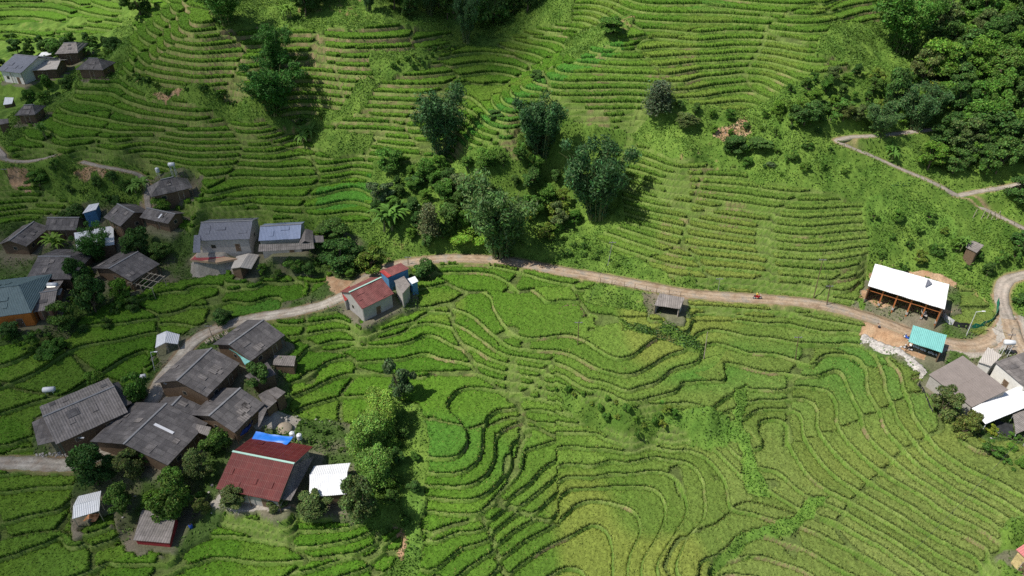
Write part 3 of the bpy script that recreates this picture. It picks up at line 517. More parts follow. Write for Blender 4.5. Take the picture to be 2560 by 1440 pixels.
# ------------------------------------------------------------------ small mesh kit: verts and faces gathered, then linked as one object
class MB:
    def __init__(s): s.v = []; s.f = []
    def add(s, v, f): o = len(s.v); s.v += [tuple(map(float, p)) for p in v]; s.f += [tuple(i+o for i in q) for q in f]; return s
    def box(s, c, d, rz=0, tilt=None):
        hx, hy, hz = d[0]/2, d[1]/2, d[2]/2; P = [Vector((x, y, z)) for z in (-hz, hz) for y in (-hy, hy) for x in (-hx, hx)]
        Mx = Matrix.Rotation(rz, 3, 'Z')
        if tilt: Mx = Mx@Matrix.Rotation(tilt[1], 3, tilt[0])
        return s.add([Mx@p+Vector(c) for p in P], [(0,2,3,1),(4,5,7,6),(0,1,5,4),(1,3,7,5),(3,2,6,7),(2,0,4,6)])
    def tube(s, a, b, r0, r1=None, n=8):
        a, b = Vector(a), Vector(b); r1 = r0 if r1 is None else r1; d = (b-a).normalized(); u = d.orthogonal().normalized(); w_ = d.cross(u); V = []
        for p, r in ((a, r0), (b, r1)): V += [p+(u*math.cos(2*math.pi*k/n)+w_*math.sin(2*math.pi*k/n))*r for k in range(n)]
        return s.add(V, [(k, (k+1) % n, n+(k+1) % n, n+k) for k in range(n)]+[tuple(range(n))[::-1], tuple(range(n, 2*n))])
    def lathe(s, c, prof, n=14):
        V = []; 
        for r, z in prof: V += [(c[0]+r*math.cos(2*math.pi*k/n), c[1]+r*math.sin(2*math.pi*k/n), c[2]+z) for k in range(n)]
        F = [(i*n+k, i*n+(k+1) % n, (i+1)*n+(k+1) % n, (i+1)*n+k) for i in range(len(prof)-1) for k in range(n)]
        return s.add(V, F+[tuple(range(n))[::-1], tuple(range((len(prof)-1)*n, len(prof)*n))])
    def slab(s, P, th):                              # a thick sheet through the points P, its underside th below
        n = len(P); V = list(P)+[(p[0], p[1], p[2]-th) for p in P]
        return s.add(V, [tuple(range(n)), tuple(range(n, 2*n))[::-1]]+[((k+1) % n, k, n+k, n+(k+1) % n) for k in range(n)])
    def sag(s, P, th, amp=.05):                       # a slab of four corners, slightly uneven as old sheets lie
        P = [np.array(p, float) for p in P]; lu = max(np.linalg.norm(P[1]-P[0]), np.linalg.norm(P[2]-P[3])); lv = np.linalg.norm(P[3]-P[0]); n = max(2, int(lu/1.0)); m = max(2, int(lv/1.2)); sd = float(P[0][0]*3.7+lu*11)
        V = []
        for lay in (0, -th):
            for j in range(m+1):
                for i in range(n+1):
                    u, v = i/n, j/m; q = (P[0]*(1-u)+P[1]*u)*(1-v)+(P[3]*(1-u)+P[2]*u)*v; k = math.sin(i*1.7+sd)*math.cos(j*2.3+sd*1.3)+.6*math.sin(i*4.1+j*2.7+sd)
                    V.append((q[0], q[1], q[2]+lay+amp*k-amp*2.2*math.sin(math.pi*v)*math.sin(math.pi*u)))
        M_ = (n+1)*(m+1); F = []
        for j in range(m):
            for i in range(n): a = j*(n+1)+i; F.append((a, a+1, a+n+2, a+n+1)); F.append((M_+a, M_+a+n+1, M_+a+n+2, M_+a+1))
        for i in range(n): F.append((i+1, i, M_+i, M_+i+1)); a = m*(n+1)+i; F.append((a, a+1, M_+a+1, M_+a))
        for j in range(m): a = j*(n+1); F.append((a, a+n+1, M_+a+n+1, M_+a)); a += n; F.append((a+n+1, a, M_+a, M_+a+n+1))
        return s.add(V, F)
    def build(s, name, mat, parent=None, smooth=False):
        me = bpy.data.meshes.new(name); me.from_pydata(s.v, [], s.f); me.update(); me.materials.append(mat)
        if smooth: me.polygons.foreach_set('use_smooth', [True]*len(me.polygons))
        o = bpy.data.objects.new(name, me); C.objects.link(o)
        if parent: o.parent = parent
        return o
def empty(name, loc, rz=0, label=None, cat=None, group=None):
    o = bpy.data.objects.new(name, None); C.objects.link(o); o.location = loc; o.rotation_euler = (0, 0, rz); o.empty_display_size = .3; return tag(o, label, cat, group)
def copy_tree(o, parent=None, **kw):
    c = o.copy(); C.objects.link(c)
    if parent: c.parent = parent
    for ch in [k for k in KIDS.get(o, list(o.children))]: copy_tree(ch, c)
    return c
KIDS = {}
# ------------------------------------------------------------------ houses
rnd = random.Random(4)
def window(root, p, wdt, h, axis_, sgn, frame='wood_pale', nm='window'):
    # p centre on the wall plane, axis_ 'x': wall runs along local x and faces sgn*y
    d = (wdt, .10, h) if axis_ == 'x' else (.10, wdt, h); g = (wdt-.16, .13, h-.16) if axis_ == 'x' else (.13, wdt-.16, h-.16)
    f = MB().box(p, d).build(nm, M[frame], root)
    MB().box(p, g).build('pane' if nm == 'window' else 'panel', M['glass'] if nm == 'window' else M['wood'], f)
def gable_house(key, label, roofm, wallm='wood', cap='capgrey', over=.7, backdrop=1.4, name='village_house', cat='house', open_front=False, back=True, skylights=()):
    a, b, c, e, n, L, d, g, rise, eave, h0, h1 = HOUSE[key]
    rz = math.atan2(e[1], e[0]); ys_ = 1 if (Vector((-e[1], e[0]))@Vector((n[0], n[1]))) > 0 else -1
    root = empty(name, (c[0], c[1], g), rz, label, cat); hx = L/2
    # local frame: near eave at y=-d*ys_, ridge on y=0
    near, farv = -d*ys_, d*ys_
    th = .10
    def slope(y, nm):
        yy = y; P = [(-hx, yy, eave), (hx, yy, eave), (hx-h1, 0, eave+rise), (-hx+h0, 0, eave+rise)]
        if yy > 0: P = P[::-1]
        o = MB().sag(P, th, .035).build(nm, M[roofm], root); return o
    r1 = slope(near, 'roof'); r2 = slope(farv, 'roof')
    for hh, sx_ in ((h0, -1), (h1, 1)):
        if hh > 0:
            P = [(sx_*hx, -d, eave), (sx_*hx, d, eave), (sx_*(hx-hh), 0, eave+rise)]
            if sx_ < 0: P = P[::-1]
            MB().slab(P, th).build('hip_roof', M[roofm], root)
    MB().box((( h0-h1)/2*1.0, 0, eave+rise+.04), (L-h0-h1+.1, .34, .1)).build('ridge_cap', M[cap], r1)
    for sx_, px_, py_ in skylights:                  # a pale replacement sheet let into the near slope
        y = near*(1-py_); z = eave+rise*py_; ln = .9*math.hypot(d, rise)*.5
        ang = math.atan2(rise, d)*(1 if near < 0 else -1)
        MB().box((sx_*hx, y, z+.06), (px_, ln, .03), 0, ('X', ang)).build('skylight', M['tarp_white'], r1)
    for _ in range(int(L*.55)):                      # sheets replaced over the years
        u = rnd.uniform(-hx+h0+1, hx-h1-1) if hx*2-h0-h1 > 3 else 0; v = rnd.uniform(.12, .8); sg_ = rnd.choice((1, 1, -1)); ang = math.atan2(rise, d)*(1 if near*sg_ < 0 else -1)
        lt = rnd.random() < .5; mk = ('slate_ribbed' if lt else 'slate_dark' if roofm != 'slate_dark' else 'slate') if roofm.startswith('slate') else roofm
        MB().box((u, near*sg_*(1-v), eave+rise*v+.045), (rnd.choice((.9, 1.0, 1.9)), rnd.choice((1.0, 1.5)), .03), 0, ('X', ang)).build('roof_patch', M[mk], r1)
    ex, ey = hx-over, d-over*.9; wt = .14; zt = eave-.06+rise*(over*.9/d)*(1 if True else 0)-.06
    zt = eave+rise*(over*.9/d)-.16
    mb = MB(); base = -1.6
    H_ = zt-base; zc = (zt+base)/2
    if not open_front: mb.box((0, math.copysign(ey, near), zc), (2*ex, wt, H_))
    mb.box((0, math.copysign(ey, farv), zc), (2*ex, wt, H_))
    for sx_, hh in ((-1, h0), (1, h1)):
        x = sx_*(ex-.0)
        mb.box((x, 0, zc), (wt, 2*ey-wt-.01, H_))
        if hh == 0:                                  # gable triangle
            t = wt/2; zt2 = zt+rise*(ey/d)*.93
            V = [(x-t, -ey+.1, zt), (x-t, ey-.1, zt), (x-t, 0, zt2), (x+t, -ey+.1, zt), (x+t, ey-.1, zt), (x+t, 0, zt2)]
            mb.add(V, [(0,2,1), (3,4,5), (0,1,4,3), (1,2,5,4), (2,0,3,5)])
    mb.build('wall', M[wallm], root)
    sg = math.copysign(1, near); yw = sg*(ey+.03)
    if not open_front:
        k = max(1, int(L/4.2)); xs_ = [(-ex+2*ex*(i+.5)/k) for i in range(k)]
        for i, x in enumerate(xs_):
            if i == k//2:
                f = MB().box((x, yw, 1.0), (1.2, .12, 2.0)).build('door', M['wood_pale'], root); MB().box((x, yw+sg*.02, 1.0), (1.0, .12, 1.85)).build('panel', M['wood'], f); MB().box((x+.38, yw+sg*.1, 1.0), (.05, .08, .16)).build('handle', M['steel'], f)
            else: window(root, (x, yw, 1.5), 1.1, 1.0, 'x', sg)
    for sx_ in (-1, 1): window(root, (sx_*(ex+.03), 0, 1.6), .9, .9, 'y', sx_)
    if d > 2.2 and over > .5 and not open_front:
        for x in np.linspace(-hx+.25, hx-.25, max(3, int(L/3))): MB().tube((x, near-math.copysign(.18, near), -1.4), (x, near-math.copysign(.18, near), eave-.08), .07).build('post', M['wood'], root)
    if open_front:
        for x in np.linspace(-hx+.35, hx-.35, max(3, int(L/4)+1)): MB().tube((x, near-math.copysign(.35, near), -1.4), (x, near-math.copysign(.35, near), eave-.05), .11).build('post', M['wood_red'], root)
    return root
def sheet(parent_or_none, pts4, hs, matk, name='lean_to_roof', label=None, cat=None, walls=None, posts=None, wall_sides=(0,1,2,3), g=None, th=.09, inset=.35):
    # pts4: near-left, near-right, far-right, far-left in the photograph; hs: height of each corner over the ground there
    cxp = sum(p[0] for p in pts4)/4; cyp = sum(p[1] for p in pts4)/4
    if g is None: g = ground(cxp, cyp+18).z
    W = [Vector((*at_z(p[0], p[1], g+h), g+h)) for p, h in zip(pts4, hs)]
    c = sum(W, Vector())/4; e = W[1]-W[0]; rz = math.atan2(e.y, e.x)
    loc = Vector((c.x, c.y, g)); Ri = Matrix.Rotation(-rz, 3, 'Z'); Lp = [Ri@(p-loc) for p in W]
    if parent_or_none is None: root = empty(name if label else name, loc, rz, label, cat); rn = 'roof'
    else:
        root = parent_or_none; rn = name
    def put(mb, nm, mt, par=root):
        o = mb.build(nm, M[mt], par)
        if parent_or_none is not None: o.matrix_local = Matrix.LocRotScale(root_inv(root)@loc, Matrix.Rotation(rz-root.rotation_euler.z, 3, 'Z').to_quaternion(), None)
        return o
    r = put(MB().sag(Lp, th, .03), rn, matk)
    if walls:
        mb = MB(); Q = [p+(Vector((0,0,p.z))-p)*(inset/max(p.xy.length, .5)) for p in Lp]
        for k in wall_sides:
            p, q = Q[k], Q[(k+1) % 4]; dv = Vector((q.x-p.x, q.y-p.y, 0)); nn = Vector((-dv.y, dv.x, 0)).normalized()*.06
            V = [(p.x-nn.x, p.y-nn.y, -1.5), (q.x-nn.x, q.y-nn.y, -1.5), (q.x-nn.x, q.y-nn.y, q.z-.12), (p.x-nn.x, p.y-nn.y, p.z-.12), (p.x+nn.x, p.y+nn.y, -1.5), (q.x+nn.x, q.y+nn.y, -1.5), (q.x+nn.x, q.y+nn.y, q.z-.12), (p.x+nn.x, p.y+nn.y, p.z-.12)]
            mb.add(V, [(0,1,2,3), (5,4,7,6), (4,0,3,7), (1,5,6,2), (3,2,6,7)])
        put(mb, 'wall', walls)
    if posts:
        for k in range(4):
            p = Lp[k]; q = p*.93; put(MB().tube((q.x, q.y, -1.2), (q.x, q.y, p.z-.05), .07), 'post', posts)
    return root
def root_inv(root):
    return Matrix.Rotation(-root.rotation_euler.z, 3, 'Z')@Matrix.Identity(3) and _Rel(root)
class _Rel:
    def __init__(s, r): s.r = r
    def __matmul__(s, v): return Matrix.Rotation(-s.r.rotation_euler.z, 3, 'Z')@(v-s.r.location)
G = gable_house
B_ = {}
B_['red'] = G('red_house', "house with a rusty maroon metal roof and pale mint ridge strip", 'red', 'plaster', cap='mint')
B_['big'] = G('big_slate', "broad grey slate-sheet house above the tree belt left of the maroon roof", 'slate_dark', skylights=[(.1,.5,.62)])
B_['porch'] = G('slate_porch', "grey house with a white-edged porch roof standing beside the bend of the lane", 'slate')
B_['back'] = G('slate_back', "grey-roofed house whose gable end meets a pale blue sheet, topmost of the lower village row", 'slate_dark')
B_['mid'] = G('slate_mid', "long grey house beside the bare yard with the blue tarpaulin", 'slate_dark')
B_['small'] = G('slate_small', "small grey roof squeezed between two big grey houses", 'slate_dark', name='village_shed', cat='shed')
B_['long'] = G('long_ribbed', "long house with a strongly ribbed brown-grey roof above the pale lane", 'slate_ribbed')
B_['hip'] = G('hip_house', "lone hip-roofed grey house among bright rice paddies below the terraced spur", 'slate', over=.9)
B_['tile'] = G('blue_tile', "white-walled house with a blue-grey tiled roof", 'tile', 'plaster', over=.4)
B_['metal'] = G('blue_metal', "house with a shiny blue metal roof next to the tiled one", 'blue', 'plaster', over=.3)
B_['lg'] = G('left_gable', "grey-roofed wooden house at the left edge beside orange soil", 'slate')
B_['dg'] = G('dark_gable', "dark grey roofed house behind the white sheet roof and banana plants", 'slate_dark')
B_['wg'] = G('wide_gable', "dark grey gabled house just above a leafy tree, right of the small white-edged roof", 'slate_dark')
B_['bl'] = G('brown_low', "low brown-grey roof with one white stripe below the hip-roofed house", 'slate', skylights=[(.2,.4,.5)], name='village_shed', cat='shed')
B_['sh'] = G('slate_hip', "dark slate house directly above the teal-roofed house", 'slate_dark')
B_['ss'] = G('slate_slope', "tilted slate house beside a bare frame of wooden poles", 'slate_dark')
B_['teal'] = G('teal_roof', "house with a large grey-teal roof and orange walls at the left edge", 'teal_dark', 'orange_wall', cap='teal_dark', over=.5)
B_['rl'] = G('ribbed_low', "low ribbed grey roof joined to the right of the teal-roofed house", 'slate_ribbed', 'brick', name='village_shed', cat='shed')
B_['fw'] = G('far_white', "distant pale grey sheet-roofed house low in the far hamlet", 'beige')
B_['fh'] = G('far_hip', "distant light grey hip-roofed house, highest in the far hamlet", 'slate_ribbed')
B_['fd'] = G('far_dark', "distant dark pyramid-roofed house at the foot of the terraced spur", 'slate_dark')
B_['fl'] = G('far_low', "distant dark hip-roofed house below the far hamlet near a thin pole", 'slate_dark')
B_['fb'] = G('far_blue', "distant blue-grey gabled house in the top left corner", 'tile', 'white_wall')
B_['sr'] = sheet(None, [(2322,936),(2430,1018),(2521,974),(2407,889)], [2.6,2.6,4.3,4.3], 'slate_brown', 'village_house', "wide brown-grey sheet-roofed house beside round shrubs on the right", 'house', 'concrete')
B_['wh'] = G('white_house', "white-washed house with a dark roof and square window at the right edge", 'slate', 'white_wall', over=.3)
B_['pk'] = G('pink_roof', "house with a pink-red roof and yellow stone walls in the bottom right corner", 'pink', 'yellow_stone', cap='red_new', over=.3)
B_['rd'] = G('red_long', "long building with a faded red roof below the road bend", 'red_old', 'plaster', cap='mint', over=.4)
def gz(k): return B_[k].location.z
S_ = sheet
S_(B_['red'], [(702,1247),(727,1251),(786,1139),(738,1160)], [2.5,2.2,2.2,4.0], 'slate', g=gz('red'))
S_(B_['porch'], [(417,963),(497,985),(480,955),(432,944)], [2.2,2.2,3.1,3.1], 'slate_ribbed', name='porch_roof', g=gz('porch'))
S_(B_['porch'], [(409,958),(416,961),(427,945),(424,943)], [2.95]*4, 'white_plain', name='gutter_sheet', g=gz('porch'))
S_(B_['back'], [(593,880),(612,912),(626,903),(572,872)], [2.6,2.5,2.7,3.0], 'teal', name='side_sheet', g=gz('back'))
S_(B_['mid'], [(487,1078),(520,1090),(528,1068),(492,1060)], [2.2,2.2,2.9,2.9], 'slate_ribbed', g=gz('mid'))
S_(B_['mid'], [(645,1068),(650,1062),(668,1022),(648,1004)], [2.3,2.3,2.5,2.7], 'slate', g=gz('mid'))
S_(B_['long'], [(94,1113),(138,1103),(113,1041),(80,1056)], [2.2,2.4,3.1,2.7], 'slate', g=gz('long'))
S_(B_['long'], [(108,1035),(232,1000),(218,985),(103,1013)], [3.0,3.0,2.3,2.3], 'slate_ribbed', g=gz('long'))
S_(B_['long'], [(297,1022),(330,1008),(296,954),(278,960)], [3.4,2.6,3.0,3.9], 'slate_dark', g=gz('long'))
S_(B_['long'], [(276,1003),(296,1003),(278,954),(266,985)], [2.9,3.9,3.9,2.9], 'slate', g=gz('long'))
S_(B_['metal'], [(645,629),(786,621),(784,607),(648,611)], [2.4,2.4,3.5,3.5], 'slate_ribbed', name='veranda_roof', g=gz('metal'))
S_(B_['metal'], [(746,613),(762,602),(764,571),(752,595)], [2.9,4.2,4.2,3.4], 'slate', g=gz('metal'))
S_(B_['metal'], [(762,602),(784,608),(782,577),(764,571)], [4.2,3.3,3.3,4.2], 'slate', g=gz('metal'))
S_(B_['metal'], [(784,606),(810,606),(808,589),(782,589)], [2.7,2.6,2.9,3.0], 'slate', g=gz('metal'))
S_(B_['tile'], [(482,631),(501,631),(501,587),(485,588)], [2.9,2.9,3.9,3.9], 'tile', name='annexe_roof', g=gz('tile'))
S_(B_['sr'], [(2464,1060),(2580,1012),(2552,962),(2430,1020)], [2.2,2.2,2.8,2.8], 'white_plain', name='porch_roof', posts='steel', g=gz('sr'))
S_(B_['rl'], [(100,743),(150,737),(156,721),(108,728)], [2.5,2.5,2.7,2.7], 'beige', g=gz('rl'))
S_(B_['rd'], [(969,694),(1023,671),(1002,657),(949,678)], [4.2,4.2,4.6,4.6], 'red_old', name='upper_roof', g=gz('rd'), walls='blue_wall')
S_(B_['rd'], [(969,694),(979,689),(958,674),(949,678)], [4.32,4.32,4.72,4.72], 'red_new', name='roof_patch', g=gz('rd'))
S_(B_['rd'], [(1006,735),(1026,712),(1010,690),(985,702)], [3.6,3.6,3.8,3.8], 'slate_ribbed', name='side_roof', g=gz('rd'), walls='concrete')
S_(B_['rd'], [(1030,710),(1046,703),(1037,690),(1019,697)], [3.3,3.3,3.3,3.3], 'white', name='terrace_roof', g=gz('rd'), walls='blue_wall')
S_(B_['rd'], [(862,753),(884,738),(874,714),(853,728)], [2.6,2.6,3.2,3.2], 'red_new', name='stair_roof', g=gz('rd'), walls='plaster')
def shed(pts4, hs, mat, label, walls='wood', posts=None, name='shed', cat='shed', sides=(0,1,2,3)):
    return S_(None, pts4, hs, mat, name, label, cat, walls, posts, sides)
shed([(773,1243),(866,1235),(868,1181),(774,1187)], [2.4,2.4,3.1,3.1], 'white', "white corrugated shed roof right of the maroon-roofed house", posts='wood')
W1 = [o for o in C.objects if o.get('label', '').startswith('white corrugated shed')][0]
S_(W1, [(774,1187),(868,1181),(876,1157),(785,1165)], [3.13,3.13,2.5,2.5], 'white', name='back_roof', g=W1.location.z)
shed([(181,1297),(248,1277),(250,1246),(183,1264)], [2.2,2.2,3.0,3.0], 'white', "small white corrugated shelter with an orange sheet beneath, lower left", walls=None, posts='wood_pale', name='field_shelter', cat='shelter')
W2 = [o for o in C.objects if o.get('label', '').startswith('small white corrugated shelter')][0]
S_(W2, [(183,1264),(250,1246),(253,1227),(196,1240)], [3.03,3.03,2.4,2.4], 'white', name='back_roof', g=W2.location.z)
shed([(333,1350),(424,1358),(441,1283),(355,1275)], [1.3,1.3,2.2,2.2], 'slate_ribbed', "ribbed grey shed with dark red side wall beside the lower paddies", walls='red_wall')
shed([(388,870),(413,856),(416,827),(392,838)], [2.3,3.1,3.1,2.3], 'white', "white gabled field hut on thin poles by the two flat paddies", walls=None, posts='wood_pale', name='field_hut', cat='hut')
W3 = [o for o in C.objects if o.get('label', '').startswith('white gabled field hut')][0]
S_(W3, [(413,856),(445,860),(449,836),(416,827)], [3.1,2.3,2.3,3.1], 'white', name='right_roof', g=W3.location.z, posts='wood_pale')
shed([(192,627),(286,611),(283,564),(185,582)], [2.6,2.6,3.6,3.6], 'white', "bright white sheet roof half hidden by a feathery tree")
shed([(577,671),(600,668),(622,633),(591,641)], [2.3,3.3,3.3,2.3], 'beige', "beige gabled shelter in front of the white-walled tiled house", walls='wood')
W4 = [o for o in C.objects if o.get('label', '').startswith('beige gabled shelter')][0]
S_(W4, [(600,668),(628,672),(648,637),(622,633)], [3.3,2.3,2.3,3.3], 'beige', name='right_roof', g=W4.location.z)
shed([(1636,763),(1700,772),(1712,744),(1649,733)], [2.2,2.2,2.9,2.9], 'slate_ribbed', "grey sheet-roofed roadside shed alone below the road", walls='plaster', sides=(1,2,3), posts='wood')
shed([(2415,618),(2442,632),(2460,613),(2424,598)], [1.9,1.9,2.4,2.4], 'slate_ribbed', "little weathered hut on the grassy slope above the white barn", name='field_hut', cat='hut')
shed([(2271,854),(2355,881),(2367,838),(2283,813)], [2.5,2.5,3.1,3.1], 'teal', "turquoise-roofed open shed with white sacks along its front", walls='wood', posts='wood', sides=(1,2), name='roadside_shed')
shed([(2446,905),(2478,915),(2505,888),(2470,868)], [2.6,2.6,2.7,2.7], 'beige', "white concrete block hut by the road junction", walls='white_wall', name='concrete_hut', cat='hut')
shed([(640,957),(690,935),(668,905),(612,940)], [2.2,2.2,2.8,2.8], 'slate', "ragged grey shack half covered by a small dark tree")
shed([(668,1024),(692,1002),(668,974),(645,988)], [2.4,2.4,2.7,2.7], 'slate', "patched grey shack roof left of the yard entrance")
shed([(692,999),(714,980),(690,967),(668,975)], [2.7,2.7,2.8,2.8], 'slate', "highest brown-grey shack roof at the paddy edge", walls='wood')
shed([(682,912),(735,915),(740,890),(686,888)], [1.7,1.7,1.9,1.9], 'slate_ribbed', "low broken shed roof above a patch of leafy vegetables", posts='wood')
shed([(206,533),(240,524),(248,507),(222,512)], [2.5,2.5,3.0,3.0], 'white', "small white-edged roof tucked behind the gabled houses", walls='blue_wall')
shed([(92,144),(128,136),(138,127),(104,131)], [2.4,2.4,2.9,2.9], 'white', "distant small white roof below the hip-roofed house")
shed([(-4,312),(22,307),(20,296),(-4,298)], [2.4,2.4,2.8,2.8], 'slate', "distant grey shed cut by the left edge")
shed([(8,262),(30,259),(34,244),(12,243)], [2.4,2.4,3.0,3.0], 'white', "distant white hut cut by the left edge above the grey shed")
shed([(2540,1085),(2600,1060),(2580,1020),(2532,1035)], [2.2,2.2,2.4,2.4], 'slate_ribbed', "grey striped canopy at the right edge below the white porch roof", walls=None, posts='steel', name='canopy', cat='canopy')
# the barn with the long white roof
barn = shed([(2170,714),(2362,773),(2373,711),(2188,659)], [3.9,3.9,5.0,5.0], 'white_plain', "long white-roofed barn open to the road on orange timber posts", walls='wood', sides=(1,2,3), name='open_barn', cat='barn')
def bl(px, py, h):
    g_ = barn.location.z; x, y = at_z(px, py, g_+h); return Matrix.Rotation(-barn.rotation_euler.z, 3, 'Z')@(Vector((x, y, g_+h))-barn.location)
pA, pB = bl(2170,714,3.9), bl(2362,773,3.9); inn_ = (bl(2188,659,5.0)-pA); inn_.z = 0; inn_ = inn_.normalized()*.7
for k in range(6):
    p = pA.lerp(pB, .03+.94*k/5)+inn_; MB().box((p.x, p.y, 1.25), (.24, .24, 5.0)).build('post', M['wood_red'], barn); MB().box((p.x, p.y, .1), (.4, .4, .5)).build('footing', M['concrete'], barn)
    q = p+inn_.normalized()*2.2; MB().tube((p.x, p.y, 2.6), (q.x, q.y, 4.1), .09).build('brace', M['wood_red'], barn)
p, q = pA+inn_, pB+inn_
MB().tube((p.x, p.y, 2.55), (q.x, q.y, 2.55), .11).build('beam', M['wood_red'], barn)
t1, t2, t3 = bl(2312,719,4.75), bl(2330,710,4.95), bl(2319,698,5.05)
MB().slab([t1+Vector((0,0,.15)), t2+Vector((0,0,.15)), t3+Vector((0,0,.15))], .08).build('vent_flap', M['tile'], barn)
# ------------------------------------------------------------------ vegetation: leaf clouds on trunks and limbs
def leaves(rg, Cn, sz, asp=.55, up=.5, out_=None):
    n = len(Cn); nr = rg.normal(size=(n, 3)); nr /= np.linalg.norm(nr, axis=1)[:,None]; nr[:,2] += up
    if out_ is not None: nr += out_*.8
    nr /= np.linalg.norm(nr, axis=1)[:,None]; t = np.cross(nr, rg.normal(size=(n, 3))); t /= np.linalg.norm(t, axis=1)[:,None]+1e-9; b = np.cross(nr, t)
    s = sz*(.6+.8*rg.random((n, 1))); V = np.stack([Cn-t*s, Cn+b*s*asp, Cn+t*s, Cn-b*s*asp], 1)
    return V.reshape(-1, 3)
def leaf_mesh(name, V, cols, mat):
    n = len(V)//4; return np_mesh(name, V, np.arange(n*4).reshape(n, 4), mat, np.repeat(cols, 4, 0), link=False)
def leaf_mat(name):
    m, n, b = node_mat(name, .65, .25); a = n.nodes.new('ShaderNodeAttribute'); a.attribute_name = 'Col'; oi = n.nodes.new('ShaderNodeObjectInfo')
    c = mix_n(n, 'MULTIPLY', 1.0, a.outputs['Color'], ramp_n(n, oi.outputs['Random'], [(0, (.75,.85,.8)), (.5, (1,1,1)), (1, (1.3,1.15,.9))]))
    n.links.new(c, b.inputs['Base Color'])
    tr = n.nodes.new('ShaderNodeBsdfTranslucent'); n.links.new(c, tr.inputs[0]); mx = n.nodes.new('ShaderNodeMixShader'); mx.inputs[0].default_value = .25
    n.links.new(b.outputs[0], mx.inputs[1]); n.links.new(tr.outputs[0], mx.inputs[2]); n.links.new(mx.outputs[0], n.nodes['Material Output'].inputs[0]); return m
M_LEAF = leaf_mat("leaves"); M_BARK = plain_mat("bark", (.16,.12,.085), .35, 5); M_CULM = plain_mat("bamboo_culm", (.20,.22,.09), .3, 5)
def ccol(rg, n, base, var, lobe=None):
    c = np.array(base)[None]*(1+var*(rg.random((n, 1))-.5)*2)
    if lobe is not None: c = c*lobe
    return np.clip(c*(1+.12*rg.normal(size=(n, 3))), .005, 1)
def broadleaf(seed, base, h=1.0, r=.42, lobes=15, lv=400, sz=.030, low=.22, trunk=.03, drop=0.):     # unit height tree
    rg = np.random.default_rng(seed); V = []; Cc = []; mb = MB(); tips = []
    for k in range(lobes):
        a = rg.random()*6.283; u = rg.random(); z = low+(1-low-.12)*u; rad = r*(.25+.75*math.sin(math.pi*min(1, .25+.72*(z-low)/(1-low))))*(.35+.65*rg.random()); c = np.array([math.cos(a)*rad, math.sin(a)*rad, z])
        tips.append(c); R_ = np.array([.8+.5*rg.random(), .8+.5*rg.random(), .55+.35*rg.random()])*(.09+.12*rg.random()**1.3)*(r/.42)**.5
        d = rg.normal(size=(lv, 3)); d /= np.linalg.norm(d, axis=1)[:,None]; d[:,2] = np.abs(d[:,2])*1.1-.35*(rg.random(lv) < .35)
        rr = .62+.42*rg.random((lv, 1))**.6; cn = c+d*R_*rr+rg.normal(size=(lv, 3))*.012
        if drop: cn[:,2] -= drop*(1-d[:,2])*.1
        V.append(leaves(rg, cn, sz, .6, .35, d)); tone = .72+.6*rg.random(); Cc.append(ccol(rg, lv, base, .35, np.array([tone, tone, tone*.9])))
    mb.tube((0,0,-.04), (.01,0,.30), trunk, trunk*.7, 7)
    for c in tips[:9]: m = (c*.45+np.array([0,0,.12])); mb.tube((.01,0,.26), m, trunk*.5, trunk*.33, 5); mb.tube(m, c, trunk*.33, trunk*.1, 5)
    return leaf_mesh('crown', np.vstack(V), np.vstack(Cc), M_LEAF), mb
def bamboo(seed, base, culms=26, spread=.36, lv=420, sz=.021):
    rg = np.random.default_rng(seed); V = []; Cc = []; mb = MB()
    for k in range(culms):
        a = rg.random()*6.283; s = spread*rg.random()**.6; hh = .62+.38*rg.random(); b0 = np.array([math.cos(a)*.05, math.sin(a)*.05, 0])*(1+rg.random())
        P = []
        for t in np.linspace(0, 1, 9): P.append(b0+np.array([math.cos(a)*s*t**1.7, math.sin(a)*s*t**1.7, hh*(t-.16*max(0, t-.75)**1*3*s/.36*t)]))
        for i in range(8): mb.tube(P[i], P[i+1], .0055*(1-i*.1), .0055*(1-(i+1)*.1), 4)
        P = np.array(P)
        for q in range(3):                            # plumes along the upper culm
            t = .42+.56*rg.random(); i = min(7, int(t*8)); c = P[i]+(P[i+1]-P[i])*(t*8-i); n = lv//3
            d = rg.normal(size=(n, 3)); d /= np.linalg.norm(d, axis=1)[:,None]; Rr = np.array([.085, .085, .075])*(.7+.7*rg.random())
            cn = c+d*Rr*(.45+.6*rg.random((n, 1))); cn[:,2] -= .03*rg.random(n)
            V.append(leaves(rg, cn, sz, .34, .2, d)); tone = .7+.65*rg.random(); Cc.append(ccol(rg, n, base, .35, tone))
        n = 40; t = .12+.4*rg.random(n); cn = P[np.minimum(7, (t*8).astype(int))]+rg.normal(size=(n, 3))*.022; V.append(leaves(rg, cn, sz, .34, .2)); Cc.append(ccol(rg, n, base, .3, .9))
    return leaf_mesh('foliage', np.vstack(V), np.vstack(Cc), M_LEAF), mb
